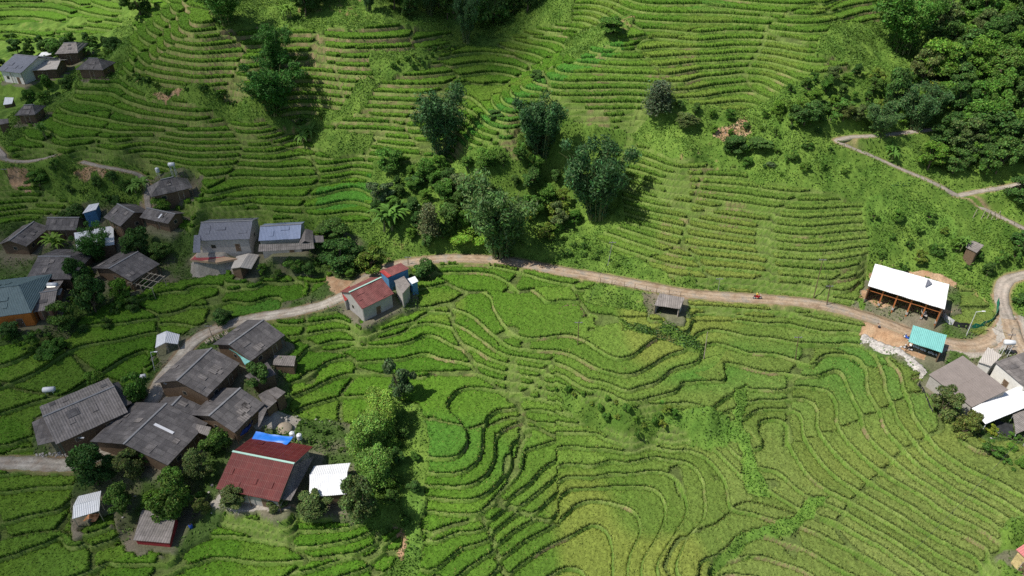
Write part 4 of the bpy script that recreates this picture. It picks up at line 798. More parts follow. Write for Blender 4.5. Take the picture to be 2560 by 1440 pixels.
def banana(seed, base, plants=4):
    rg = np.random.default_rng(seed); V = []; Q = []; Cc = []; mb = MB()
    for k in range(plants):
        a0 = rg.random()*6.28; o = np.array([math.cos(a0), math.sin(a0), 0])*.22*(k > 0)*(.6+rg.random()*.6); hh = .45+.2*rg.random(); mb.tube(o, o+np.array([0,0,hh]), .035, .022, 7)
        for j in range(9):
            a = a0+j*2.4; L_ = .42+.16*rg.random(); wv = .065; tone = .8+.5*rg.random(); lift = .35+.5*rg.random(); n = 8
            i0 = sum(len(v) for v in V); row = []
            for i in range(n+1):
                t = i/n; rr = L_*t*(1-.12*t); z = hh+L_*(lift*t*2.3-1.35*t*t); w_ = wv*math.sin(math.pi*min(1, .12+.88*t)**.8)*(1 if i % 2 else .78)
                c = o+np.array([math.cos(a)*rr, math.sin(a)*rr, z]); sd_ = np.array([-math.sin(a), math.cos(a), 0])*w_
                row += [c-sd_-np.array([0,0,w_*.35]), c, c+sd_-np.array([0,0,w_*.35])]
            V.append(np.array(row)); Cc.append(np.tile(np.array(base)*tone, (len(row), 1)))
            for i in range(n):
                for s in (0, 1): p = i0+i*3+s; Q.append([p, p+1, p+4, p+3])
    return np_mesh('leaves', np.vstack(V), np.array(Q), M_LEAF, np.vstack(Cc), link=False), mb
def spire(seed, base):
    rg = np.random.default_rng(seed); V = []; Cc = []; mb = MB(); mb.tube((0,0,-.03), (0,0,.9), .02, .006, 6)
    for k in range(34):
        z = .15+.8*k/34; a = k*2.4; L_ = .26*(1-.72*(z-.15)/.85)*(.7+.5*rg.random()); c = np.array([math.cos(a)*L_*.6, math.sin(a)*L_*.6, z]); n = 150
        mb.tube((0,0,z-.05), c, .006, .003, 4); cn = c+rg.normal(size=(n, 3))*np.array([.06, .06, .035]); V.append(leaves(rg, cn, .02, .5, .3)); Cc.append(ccol(rg, n, base, .3, .75+.5*rg.random()))
    return leaf_mesh('crown', np.vstack(V), np.vstack(Cc), M_LEAF), mb
PROTO = {}
def proto(key, fn, mat=None, wname='trunk'):
    me, mb = fn; mm = bpy.data.meshes.new(wname); mm.from_pydata(mb.v, [], mb.f); mm.materials.append(mat or M_BARK); PROTO[key] = (me, mm, wname)
for i in range(3): proto(f'bamboo{i}', bamboo(10+i, (.085,.175,.062), 26+4*i), M_CULM, 'culms')
for i in range(2): proto(f'bamboog{i}', bamboo(20+i, (.075,.195,.035), 24), M_CULM, 'culms')
for i in range(4): proto(f'dark{i}', broadleaf(30+i, (.085,.175,.042), lobes=22+i))
for i in range(3): proto(f'olive{i}', broadleaf(40+i, (.125,.175,.058), lobes=21+i, sz=.027))
for i in range(3): proto(f'green{i}', broadleaf(50+i, (.105,.225,.036), lobes=21+i))
for i in range(2): proto(f'grey{i}', broadleaf(60+i, (.115,.18,.08), lobes=15, sz=.028))
proto('bright0', broadleaf(70, (.185,.335,.07), lobes=40, lv=420, sz=.017, r=.36, low=.15)); proto('bright1', broadleaf(71, (.15,.29,.03), lobes=14, lv=300, sz=.035, r=.5, low=.3))
proto('yellow0', broadleaf(73, (.27,.36,.04), lobes=14, lv=260, sz=.04, r=.55, low=.15)); proto('yellow1', broadleaf(74, (.20,.27,.045), lobes=14, lv=260, sz=.04, r=.6, low=.12))
for i in range(3): proto(f'bush{i}', broadleaf(80+i, (.095,.20,.036), lobes=12, lv=260, sz=.05, r=.62, low=.12, trunk=.02))
for i in range(2): proto(f'banana{i}', banana(90+i, (.14,.27,.045), 4+i), M_CULM, 'stem')
proto('spire0', spire(95, (.13,.17,.09)))
TREES = []
def height_to(P, pyt):                                # height over P whose image lies on photo row pyt
    v = (pyt-720)/FPX; tan = (SP+v*CP)/(CP-v*SP); return (CZ-P.z)-P.y*tan
def tree(kind, bx, by, ty, wpx, label=None, group=None, name='tree', cat='tree'):
    if kind[:3] != 'bam': by -= .2*wpx; ty += .14*wpx
    P = ground(bx, by); P.z = zfine(P.x, P.y)-.1; h = max(1.0, height_to(P, ty)); dep = P.y*CP+(CZ-P.z)*SP; wm = wpx/FPX*dep
    me, mm, wn = PROTO[kind]; nat = {'bam': .86, 'ban': 1.35, 'spi': .58, 'bus': 1.65, 'yel': 1.5, 'bri': 1.05}.get(kind[:3], 1.32)
    s = h; sx_ = min(max(wm/nat, s*.3), s*2.2)
    r = empty(name, P, rnd.random()*6.28, label, cat, group); r.scale = (sx_*rnd.uniform(.85,1.2), sx_*rnd.uniform(.85,1.2), s); r.rotation_euler = (rnd.uniform(-.09,.09), rnd.uniform(-.09,.09), rnd.random()*6.28)
    a = bpy.data.objects.new(me.name.split('.')[0], me); b = bpy.data.objects.new(wn, mm)
    for o in (b, a): C.objects.link(o); o.parent = r
    TREES.append((P.x, P.y, sx_*.4)); return r
BT = dict(name='bamboo_clump', cat='bamboo'); BN = dict(name='banana_plant', cat='banana plant'); BU = dict(name='bush', cat='bush')
T = tree
T('bamboog0',683,274,128,150,"green bamboo clump rooted lowest on the terraced spur, joined to the one above",**BT)
T('bamboog1',694,172,40,118,"bamboo clump directly above another clump on the terraced spur",**BT)
T('bamboo0',1103,394,186,138,"tall blue-green bamboo clump standing alone between the two terraced hills",**BT)
T('bamboo1',1350,404,222,138,"blue-green bamboo clump with one thin shoot rising at the top",**BT)
T('bamboo2',1492,548,326,165,"largest blue-green bamboo clump throwing a round shadow on the terraces to its right",**BT)
T('bamboo0',1248,630,425,185,"dark bamboo clump nearest above the road",**BT)
T('bamboo1',1166,106,-30,78,"slender bamboo clump at the top edge with exposed pale culms",**BT)
T('bamboog0',2250,132,-70,185,"broad drooping bamboo clump at the top edge on the right hillside",**BT)
T('bamboog1',560,62,-60,135,"bamboo clump at the top edge above the red earth path",**BT)
T('dark0',352,60,-60,105,"dark tree at the top edge left of the terraced spur")
T('dark1',1040,480,424,95,"dark feathery bamboo-like tree above the banana plants")
T('green0',1527,112,22,110,"round tree alone on the crest between two terraced slopes")
T('spire0',1642,300,190,88,"grey-green spire-shaped tree below the curving terraces")
T('dark1',1340,208,168,52,"small dark bush on the ridge line between the terraces",**BU)
T('grey0',1000,1018,878,100,"grey-green tree behind the bright green one beside the paddies")
T('bright0',955,1090,965,120,"highest of three bright light-green trees in a column by the gully")
T('bright0',925,1155,1030,125,"middle one of three bright light-green trees in a column by the gully")
T('bright0',945,1225,1110,115,"lowest of three bright light-green trees in a column by the gully")
T('olive0',905,1330,1182,135,"olive-brown tree below the bright green tree, touching the white shed")
for k, (kd, a, b, c, d_, lb) in enumerate([
 ('dark0',245,1235,1110,125,"dark tree where the pale lane disappears, lower left"),('olive1',335,1215,1108,125,"olive tree at the foot of the broad slate-sheet house"),
 ('dark2',300,1300,1205,90,"small dark tree between the white shelter and the ribbed shed"),('dark3',440,1310,1180,140,"largest dark tree between the ribbed shed and the maroon roof"),
 ('olive2',500,1215,1120,95,"olive tree left of the maroon roof"),('dark1',548,1150,1062,100,"round dark tree in front of the long grey house by the yard"),
 ('olive0',592,1298,1212,92,"thin olive tree in front of the maroon roof's lower edge"),('olive1',700,1300,1240,60,"little tree by the back wall below the maroon roof"),
 ('olive2',795,1310,1222,105,"olive tree below the white corrugated shed"),('dark0',650,985,902,78,"small dark tree growing through the ragged shack"),
 ('green1',340,1018,930,85,"tree between the long ribbed roof and the lane"),('green2',245,985,925,70,"leafy shrub-tree at the back of the long ribbed roof"),
 ('olive1',255,1085,1042,80,"tree in front of the long ribbed roof's lower eave"),('green0',385,1175,1105,70,"tree under the lower corner of the broad slate-sheet house"),
 ('dark1',205,728,632,80,"dark tree beside the slate house above the teal roof"),('dark2',240,800,680,95,"dark tree right of the low ribbed roof"),
 ('dark3',170,838,752,85,"dark tree hanging over the lane to the flat paddies"),('green1',310,770,690,70,"broad-leaved tree left of the pole frame"),
 ('bamboog0',250,650,560,105,"feathery tree covering half of the bright white sheet roof"),('dark0',355,665,560,105,"dark tree below the brown-grey low roof"),
 ('grey1',305,590,528,60,"small feathery tree in front of the dark gabled house"),('green2',410,548,488,60,"round green tree by the hip-roofed house path"),
 ('dark2',410,660,590,90,"dark tree left of the white-walled tiled house"),('green0',120,905,850,90,"vegetable-garden tree above the yellowish paddy"),
 ('dark3',185,560,505,70,"tree above the left village roofs"),('green1',100,480,420,80,"tree on the scrub slope left of the earth bank"),
 ('dark0',30,860,800,80,"dark tree at the left edge below the teal roof"),('dark1',560,820,765,70,"round green tree between lane and paddies behind the lower village"),
 ('dark2',830,610,538,90,"dark tree touching the right end of the blue metal roof"),('dark3',852,690,592,125,"large dark tree left of the faded red building"),
 ('yellow1',930,690,608,90,"yellowish creeper-covered tree above the faded red building"),('green2',975,445,358,100,"airy light-green tree on the edge of the paddies"),
 ('grey0',955,520,432,85,"pale grey-green tree beside the bright young rice"),('grey1',1145,490,418,100,"grey-leaved tree left of the large bamboo clumps"),
 ('bright1',1168,625,560,115,"yellow-green spreading tree above the road"),('spire0',1076,610,498,66,"narrow upright tree behind the banana plants"),
 ('dark0',1125,590,500,90,"dark tree between banana plants and the dark bamboo"),('grey0',1395,580,488,85,"grey-green tree between the two largest bamboo clumps"),
 ('green0',1330,560,470,90,"light-leaved tree behind the dark bamboo clump"),('dark1',1060,700,640,70,"shrubby tree beside the road bend"),
 ('olive0',2352,1050,965,92,"round olive tree nearest the stone wall on the right"),('olive1',2405,1100,1015,88,"round olive tree in front of the white porch roof"),
 ('bush0',2380,940,885,130,"climbing bush between turquoise shed and the wide brown-grey roof"),('dark2',2540,640,560,80,"dark bush at the right edge beside the hill hut"),
 ('dark3',1240,300,270,50,"small bush on the terraced crest"),('dark0',1830,400,330,90,"dark round tree above the right terraces"),('dark2',1905,385,330,100,"dark tree right of the brown plot"),
 ('grey1',1925,440,390,110,"pale shrub-tree at the head of the right terraces"),('olive2',1715,330,270,80,"olive tree right of the spire-shaped tree"),
 ('bamboo2',2290,325,195,105,"bluish feathery tree above the hairpin path"),('bamboo0',2200,345,250,115,"blue-green tree casting shade on the path above the hairpin"),
 ('dark1',2235,300,150,90,"tall dark tree below the drooping bamboo"),('yellow0',2350,245,190,90,"vivid yellow-green bush in the right-hand wood"),
 ('dark3',2010,330,240,90,"dark tree at the edge of the scrub on the right hill"),('bush1',2090,300,225,80,"leafy bush in the scrub above the hairpin bend")]):
    T(kd, a, b, c, d_, lb, **(BU if 'bush' in lb.split(' ')[:6] or 'shrub-tree' in lb else {}))
for a, b, c, d_, lb in [(980,595,500,105,"tall banana plants above the road beside the dark trees"),(1075,585,530,80,"smaller banana plants right of the tall ones"),(765,362,300,75,"banana plants alone at the head of the curved paddies"),
 (355,495,430,80,"banana plants left of the hip-roofed house"),(140,650,575,95,"banana plants between the left village roofs"),(225,150,108,50,"distant banana plants beside the far hip-roofed house"),
 (2225,395,352,60,"banana plants inside the hairpin bend"),(2398,640,585,50,"banana plant leaning over the hill hut"),(720,60,0,60,"banana plants in the shade at the top edge"),(110,350,300,40,"banana plants above the left path"),(70,200,160,40,"distant banana plants between the far roofs")]:
    T('banana0' if a % 2 else 'banana1', a, b, c, d_, lb, **BN)
# woods: trees nobody could tell from their neighbours
def fill(poly, n, kinds, hr, label, group, name='tree', cat='tree', sep=3.2, seed=1):
    r = random.Random(seed); G_ = gpoly(poly); x0, y0 = G_[:,0].min(), G_[:,1].min(); x1, y1 = G_[:,0].max(), G_[:,1].max(); k = 0; tries = 0; local = []
    while k < n and tries < n*60:
        tries += 1; x, y = r.uniform(x0, x1), r.uniform(y0, y1)
        if not inpoly(np.array([x]), np.array([y]), G_)[0] or any((x-a)**2+(y-b)**2 < sep**2 for a, b in local): continue
        if any(abs(x-h[2][0]) < h[5]/2+1.5 and abs(y-h[2][1]) < h[6]+2 for h in HOUSE.values()): continue
        j = min(max(int(np.searchsorted(ys, y)), 0), ny-1); i = min(max(int(np.searchsorted(xs, x)), 0), nx-1)
        if RD[j,i] < 1.8: continue
        local.append((x, y)); k += 1; z = float(Zg[j,i])-.15; h = r.uniform(*hr); kd = r.choice(kinds); me, mm, wn = PROTO[kd]
        o = empty(name, (x, y, z), r.uniform(0, 6.28), label, cat, group); s = h*r.uniform(.85, 1.3)*(.8 if 'bush' not in kd else .7); o.scale = (s*r.uniform(.8,1.25), s*r.uniform(.8,1.25), h); o.rotation_euler = (r.uniform(-.12,.12), r.uniform(-.12,.12), r.uniform(0,6.28))
        for nm, m_ in ((wn, mm), (me.name.split('.')[0], me)): q = bpy.data.objects.new(nm, m_); C.objects.link(q); q.parent = o
fill([(2330,60),(2600,0),(2600,430),(2500,440),(2420,420),(2330,340),(2300,220)], 58, ['dark0','green0','dark2','green1','dark3','olive2','green2'], (5,9.5), "tall tree of the dense dark wood on the upper right hillside", "trees of the right-hand wood", sep=3.6, seed=3)
fill([(2380,330),(2600,420),(2600,560),(2480,500),(2300,420)], 16, ['dark1','green1','dark3','bush0'], (4,7), "lower tree between the hill path and the dense wood", "trees along the hill path", seed=4)
fill([(1960,230),(2180,190),(2330,200),(2300,300),(2100,330),(1980,320),(1920,270)], 80, ['dark0','green0','olive1','bush1','bush2','green2','yellow1'], (1.8,4.4), "scrub plant between the right terraces and the hairpin path", "bushes and small trees of the scrub slope", seed=5)  # bushes and small trees mixed, all filed under the tree name
fill([(1680,270),(1900,290),(2060,330),(2090,400),(2150,480),(2050,450),(1900,460),(1860,420),(1760,330)], 44, ['bush0','bush2','green1','dark1'], (1.2,2.8), "bush on the scrubby slope above the middle right terraces", "bushes above the right terraces", 'bush', 'bush', seed=6)
fill([(2170,520),(2380,560),(2390,640),(2300,690),(2200,640)], 50, ['bush0','bush1','yellow1','green2','bush2'], (1.4,3.2), "bush on the slope behind the long white barn", "bushes behind the barn", 'bush', 'bush', seed=7)
fill([(2400,640),(2500,620),(2600,600),(2600,780),(2540,760),(2500,700),(2400,700)], 12, ['bush1','dark0','bush2'], (1.5,3.5), "bush on the steep bank right of the barn", "bushes right of the barn", 'bush', 'bush', seed=8)
fill([(640,-60),(1150,-60),(1150,50),(960,40),(880,50),(660,40)], 30, ['dark0','dark1','dark2','green0','bamboo1','dark3'], (7,12), "dark tree in the shaded wood along the top edge", "trees along the top edge", sep=4, seed=9)
fill([(1190,-80),(1420,-80),(1330,40),(1250,70),(1190,60)], 14, ['dark0','dark1','bamboo0','bush0'], (5,10), "dark tree in the deep gully at the top edge", "trees of the top gully", seed=10)
fill([(1010,430),(1290,420),(1320,470),(1170,520),(1180,600),(1020,620),(960,560),(940,540)], 30, ['dark0','dark2','green1','green2','green0','dark1'], (2.8,5.2), "tree in the thicket around the bamboo clumps", "trees of the central thicket", seed=11)
fill([(1300,400),(1430,420),(1440,560),(1350,610),(1320,520)], 18, ['dark1','green2','green0','bush2','yellow1'], (2.5,5.5), "tree in the strip between the dark and the largest bamboo clump", "trees between the bamboo clumps", seed=12)
fill([(800,590),(960,620),(940,680),(840,700),(650,690),(780,650)], 16, ['dark1','green1','bush0','bush1'], (2,4.5), "bush along the bank below the blue metal roof", "bushes below the blue roof", 'bush', 'bush', seed=13)
fill([(170,690),(400,730),(330,800),(200,840)], 22, ['dark0','green1','bush1','dark3'], (2.2,4.6), "tree in the gardens right of the teal roof", "garden trees by the teal roof", seed=14)
fill([(190,1200),(290,1190),(520,1240),(530,1290),(430,1290),(300,1260)], 34, ['dark0','olive1','bush1','green1','green0'], (2,4.2), "tree of the belt between the lane and the maroon roof", "trees of the lower village belt", seed=15)
fill([(60,400),(230,420),(350,440),(350,520),(230,510),(110,450)], 22, ['bush0','bush1','dark1','green2','bush2'], (1.8,3.8), "bush on the slope under the left path", "bushes below the left path", 'bush', 'bush', seed=16)
fill([(0,90),(100,100),(300,100),(300,180),(250,210),(190,225),(120,280),(0,240)], 32, ['dark0','dark1','bush0','green1'], (2.5,5.5), "distant tree among the roofs of the far hamlet", "trees of the far hamlet", seed=17)
fill([(1385,975),(1500,990),(1600,1035),(1700,1020),(1700,1055),(1590,1090),(1500,1050)], 26, ['bush2','green1','yellow1','green2'], (.8,1.8), "bush in the scrubby hollow amid the lower terraces", "bushes of the scrubby hollow", 'bush', 'bush', sep=1.3, seed=18)
fill([(2440,1060),(2600,1110),(2600,1210),(2500,1150),(2420,1110)], 12, ['bush0','bush1','yellow1','green2'], (1.3,2.6), "bush in the garden strip below the white porch roof", "bushes of the right garden strip", 'bush', 'bush', sep=2.2, seed=19)
fill([(560,246),(700,275),(840,275),(800,310),(700,300),(560,262),(400,250),(300,205),(330,195),(430,232)], 22, ['bush0','bush1','bush2'], (1.2,2.6), "bush in the strip at the foot of the terraced spur", "bushes under the terraced spur", 'bush', 'bush', sep=2.6, seed=20)
fill([(960,185),(1130,120),(1150,110),(1060,172)], 14, ['bush0','green1','bush2'], (1.2,2.2), "bush in the diagonal scrub strip across the upper terraces", "bushes of the diagonal strip", 'bush', 'bush', sep=2, seed=21)
fill([(880,1090),(980,1060),(1050,1080),(1050,1280),(960,1320),(900,1300)], 14, ['dark1','bush0','green0','bush2'], (2,4), "bush under the bright green tree along the gully", "bushes of the gully edge", 'bush', 'bush', sep=2.4, seed=22)
fill([(730,1010),(860,1070),(870,1140),(760,1110)], 12, ['bush2','bush1'], (.8,1.5), "low bush on the weedy plot beside the two water tanks", "bushes on the weedy plot", 'bush', 'bush', sep=1.8, seed=23)
fill([(20,830),(150,850),(150,880),(60,880),(0,870)], 10, ['green1','bush1','olive1'], (1.5,3), "bush in the kitchen garden below the teal roof", "kitchen garden bushes", 'bush', 'bush', sep=2, seed=24)
fill([(1290,610),(1480,590),(1540,640),(1560,690),(1450,675),(1280,640)], 14, ['bush2','bush0'], (.9,1.8), "low bush on the bank just above the road", "bushes on the road bank", 'bush', 'bush', sep=2, seed=25)
# ---- undergrowth of the wild slopes and gardens: grass blades and weeds past counting
rg = np.random.default_rng(9)
vis = (xs[None,:] > -135)&(xs[None,:] < 135)&(ys[:,None] > 42)&(ys[:,None] < 250)&(np.abs(X) < .80*(Y*CP+60)+6)
wsel = np.flatnonzero((wild|(vill&(PADM < .9)&~cc&~sd))&vis&(RD > .5))
wgt_ = np.where(vill.ravel()[wsel], .55, 1.0)*(.35+.65*np.clip(vnoise(X, Y, 4, 121).ravel()[wsel]*1.6+.6, 0, 1)); wsel = wsel[rg.random(len(wsel)) < wgt_*.85]
bx_ = X.ravel()[wsel]+rg.normal(size=len(wsel))*.12; by_ = Y.ravel()[wsel]+rg.normal(size=len(wsel))*.12
bump_ = np.clip(vnoise(bx_, by_, 2.6, 122), 0, 1)*.9; bz_ = Zg.ravel()[wsel]+.08+rg.random(len(wsel))*(.25+bump_*(1.2+1.3*(bx_ > 45)))
U = leaves(rg, np.stack([bx_, by_, bz_], 1), .24, .5, .45); tint = Cg.reshape(-1, 3)[wsel]*(.75+.5*rg.random((len(wsel), 1)))
tint = tint*.35+np.array([.075,.155,.026])*(.6+.9*np.clip(vnoise(bx_, by_, 6, 123)*.5+.5, 0, 1))[:,None]*.65*(1.0+.7*rg.random((len(wsel), 1)))
undergrowth = np_mesh('undergrowth', U, np.arange(len(U)).reshape(-1, 4), M_LEAF, np.repeat(tint, 4, 0))
tag(undergrowth, "tangle of weeds and low scrub covering the slopes that are not terraced", "undergrowth", kind='stuff')
# blades along the crop, so that its edges and tops fray
rsel = used[rg.random(len(used)) < .55]; rsel = rsel[(Y.ravel()[rsel] < 250)]
Cn = np.stack([X.ravel()[rsel]+rg.normal(size=len(rsel))*.1, Y.ravel()[rsel]+rg.normal(size=len(rsel))*.1, Zr.ravel()[rsel]+.04], 1)
RB = leaves(rg, Cn, .15, .45, .25); 
eb = np.unique(np.concatenate([q_[:,:2].ravel() for q_ in S])); eb = used[eb[eb < nU]]; eb = np.repeat(eb, 3)
Ce = np.stack([X.ravel()[eb]+rg.normal(size=len(eb))*.13, Y.ravel()[eb]+rg.normal(size=len(eb))*.13, Zr.ravel()[eb]-.02-.12*rg.random(len(eb))], 1)
RB = np.vstack([RB, leaves(rg, Ce, .16, .4, .1)]); rsel = np.concatenate([rsel, eb]); rb = np_mesh('rice_blades', RB, np.arange(len(RB)).reshape(-1, 4), M_LEAF, np.repeat(np.where(rg.random((len(rsel), 1)) < .16, np.array([[.24,.26,.06]]), ra.reshape(-1, 3)[rsel])*(.7+.7*rg.random((len(rsel), 1))), 4, 0))
tag(rb, "leaf blades fraying the top of the rice crop", "rice blades", kind='stuff')
gsel = np.flatnonzero((paddy&~riceg&vis)); gsel = gsel[rg.random(len(gsel)) < .30]
Cn = np.stack([X.ravel()[gsel]+rg.normal(size=len(gsel))*.08, Y.ravel()[gsel]+rg.normal(size=len(gsel))*.08, Zg.ravel()[gsel]+.06+.1*rg.random(len(gsel))], 1)
GB = leaves(rg, Cn, .14, .4, .2); gb = np_mesh('bank_grass', GB, np.arange(len(GB)).reshape(-1, 4), M_LEAF, np.repeat(Cg.reshape(-1, 3)[gsel]*(.8+.5*rg.random((len(gsel), 1))), 4, 0))
tag(gb, "short grass on the earth banks between the paddies", "grass", kind='stuff')
# ------------------------------------------------------------------ poles, tanks, fences, bikes, people and yard things
def on(px, py, dz=0.):
    P = ground(px, py); P.z = zfine(P.x, P.y)+dz; return P
def pole(bx, by, tx, ty, label, mat='wood', r=.10, arm=True, lamp=False, name='utility_pole', cat='pole'):
    P = on(bx, by, -.3); h = max(2.5, height_to(P, ty)); dep = P.y*CP+(CZ-P.z)*SP
    xt = (tx-1280)/FPX*(P.y*CP+(CZ-P.z-h)*SP); lean = xt-P.x; lean = max(-.12*h, min(.12*h, lean))
    r_ = empty(name, P, 0, label, cat, None); MB().tube((0,0,0), (lean,0,h), r, r*.65, 8).build('shaft', M[mat], r_)
    if arm:
        a = MB().box((lean,0,h-.35), (1.5,.1,.1)).build('crossarm', M['capgrey'], r_)
        for s in (-.6, 0, .6): MB().lathe((lean+s,0,h-.3), [(.05,0),(.07,.08),(.04,.16)], 6).build('insulator', M['capgrey'], a)
    if lamp: MB().tube((lean,0,h-.1), (lean+.9,-.2,h+.25), .04).build('bracket', M['steel'], r_); MB().box((lean+1.15,-.25,h+.26), (.6,.24,.1)).build('lamp_head', M['tarp_white'], r_)
    return r_, P+Vector((lean, 0, h-.3))
PL = {}
for k, b, t, lb, kw in [('a',(1989,897),(1993,840),"grey pole standing free in the right-hand paddies",{}),('b',(2039,730),(2058,646),"tall pale pole beside the road left of the barn",{}),
  ('c',(1519,663),(1532,603),"thin grey pole on the road bank near the middle",dict(r=.07,mat='capgrey')),('d',(1445,857),(1447,803),"grey pole in the paddies below the pond",{}),
  ('e',(1761,893),(1769,830),"wooden pole at the corner of the vegetable plot",dict(mat='wood_pale',arm=False)),('f',(2417,836),(2441,779),"slim street lamp on the grass by the green net fence",dict(mat='steel',r=.07,arm=False,lamp=True)),
  ('g',(2513,880),(2532,834),"pole with cables at the road junction beside the concrete hut",{}),('h',(388,930),(381,880),"tall white-headed street lamp by the white field hut",dict(mat='steel',r=.07,arm=False,lamp=True)),
  ('i',(200,1118),(199,1098),"short curved lamp in front of the long ribbed roof",dict(mat='steel',r=.06,arm=False,lamp=True)),('j',(532,845),(520,812),"thin pole at the lane edge above the grey back house",dict(mat='wood_pale',r=.08)),
  ('k',(1020,662),(1020,640),"pole at the road bend beside the red building",dict(r=.1)),('l',(25,450),(8,420),"grey pole on the scrub slope at the left edge",{}),('m',(92,285),(78,258),"dark thin pole beside the distant hip-roofed house",dict(mat='wood')),
  ('n',(1798,717),(1800,694),"thin pole in the grass between road and right terraces",dict(mat='capgrey',r=.06)),('o',(2068,760),(2075,712),"dark pole right of the tall pale pole by the road",dict(mat='wood',r=.12))]:
    PL[k] = pole(*b, *t, lb, **kw)
def cable(pts_, sag, label, r=.025):
    V = MB()
    for a, b in zip(pts_[:-1], pts_[1:]):
        prev = a
        for i in range(1, 13): t = i/12; p = a.lerp(b, t)-Vector((0,0,sag*4*t*(1-t))); V.tube(prev, p, r, r, 4); prev = p
    o = V.build('power_cable', M['black']); return tag(o, label, 'cable')
cable([PL['d'][1], PL['c'][1]], 1.0, "thin dark cable between the pole below the pond and the one on the road bank")
cable([PL['o'][1], PL['b'][1]], .3, "short dark cable joining the two poles left of the barn")
cable([PL['g'][1], PL['f'][1]], .8, "dark cable from the junction pole to the slim street lamp")
cable([PL['a'][1], PL['o'][1]], 1.2, "dark cable running from the paddy pole up to the roadside poles")
e1_, e2_ = on(2555,1120,7.5), on(2240,1450,7.5); cable([e1_, e2_], 1.5, "long thin cable crossing the lower right paddies")
# the two ends of that cable stand on slim posts
for p_, lb in ((e1_, "slim post carrying the long cable at the right edge"),):
    r_ = empty('utility_pole', (p_.x, p_.y, p_.z-7.7), 0, lb, 'pole'); MB().tube((0,0,0), (0,0,7.8), .1, .07).build('shaft', M['concrete'], r_); MB().box((0,0,7.6), (.9,.08,.08)).build('crossarm', M['steel'], r_)
def water_tank(p, label, stand=1.0, r=.48, h=1.0, mat='steel'):
    r_ = empty('water_tank', p, 0, label, 'water tank'); MB().lathe((0,0,stand), [(r*.9,0),(r,.05),(r,h*.33),(r*.97,h*.35),(r,h*.37),(r,h*.66),(r*.97,h*.68),(r,h*.7),(r,h*.95),(r*.8,h*1.08),(r*.3,h*1.16)], 18).build('tank_body', M[mat], r_, True)
    MB().lathe((0,0,stand+h*1.15), [(r*.32,0),(r*.3,.08),(.05,.1)], 12).build('lid', M['tarp_white'], r_)
    for a in range(4): x, y = math.cos(a*1.571+.78)*r*.8, math.sin(a*1.571+.78)*r*.8; MB().tube((x,y,-.5), (x,y,stand), .04).build('leg', M['steel'], r_)
    return r_
water_tank(on(734,1100), "left of two round-topped steel water tanks by the blue tarpaulin"); water_tank(on(752,1106), "right of two round-topped steel water tanks by the blue tarpaulin")
water_tank(on(655,912), "single white-topped water tank on a tall stand behind the grey house by the lane bend", 1.8, mat='tarp_white'); water_tank(on(398,440), "water tank above the hip-roofed house", 1.2)
water_tank(on(118,730), "steel water tank just above the low ribbed roof", 1.6)
def lying_tank(p, rz, label, mat='steel', L=1.9, r=.5, hh=1.2, panel=False):
    r_ = empty('water_tank', p, rz, label, 'water tank'); b = MB(); n = 14; prof = [(-L/2-.12, r*.6), (-L/2, r), (L/2, r), (L/2+.12, r*.6)]; V = []
    for x, rr in prof: V += [(x, math.cos(6.283*k/n)*rr, hh+math.sin(6.283*k/n)*rr) for k in range(n)]
    b.add(V, [(i*n+k, i*n+(k+1) % n, (i+1)*n+(k+1) % n, (i+1)*n+k) for i in range(3) for k in range(n)]+[tuple(range(n))[::-1], tuple(range(3*n, 4*n))]); b.build('tank_body', M[mat], r_, True)
    for x in (-L*.35, L*.35):
        for y in (-.35, .35): MB().tube((x, y, -1.0), (x, y, hh-.3), .05).build('leg', M['steel'], r_)
    if panel: MB().box((0, -1.3, hh-.5), (L, 1.9, .08), 0, ('X', .6)).build('collector_panel', M['glass'], r_)
    return r_
lying_tank(on(128,985), .12, "white horizontal tank alone at the corner of the yellowish paddies", 'tarp_white'); lying_tank(on(86,612), .1, "solar water heater with tank beside the leftmost wooden house", panel=True, hh=2.4)
lying_tank(on(360,955), .3, "white box-like tank at the edge of the flat paddy", 'tarp_white', 1.2); lying_tank(on(2505,892), -.1, "horizontal steel tank on the concrete hut at the road junction", hh=3.4, L=1.7)
lying_tank(on(438,442), .1, "solar heater on the ridge of the hip-roofed house", hh=3.4, L=1.3)
lying_tank(on(145,742), 0, "solar heater between the slate house and the low ribbed roof", hh=3.2, panel=True)
# satellite dish
p = on(2297,806); r_ = empty('satellite_dish', p, .8, "grey satellite dish standing by the road in front of the barn", 'satellite dish')
MB().tube((0,0,-.3), (0,0,1.2), .05).build('mast', M['steel'], r_); d_ = MB().lathe((0,0,0), [(.02,0),(.35,.06),(.65,.18),(.9,.36),(.92,.36),(.66,.16),(.36,.04),(.02,-.02)], 20).build('dish', M['plaster'], r_, True); d_.location = (0,0,1.2); d_.rotation_euler = (.7, .2, 0)
MB().tube((0,.1,1.3), (0,-.55,1.9), .02).build('feed_arm', M['steel'], r_)
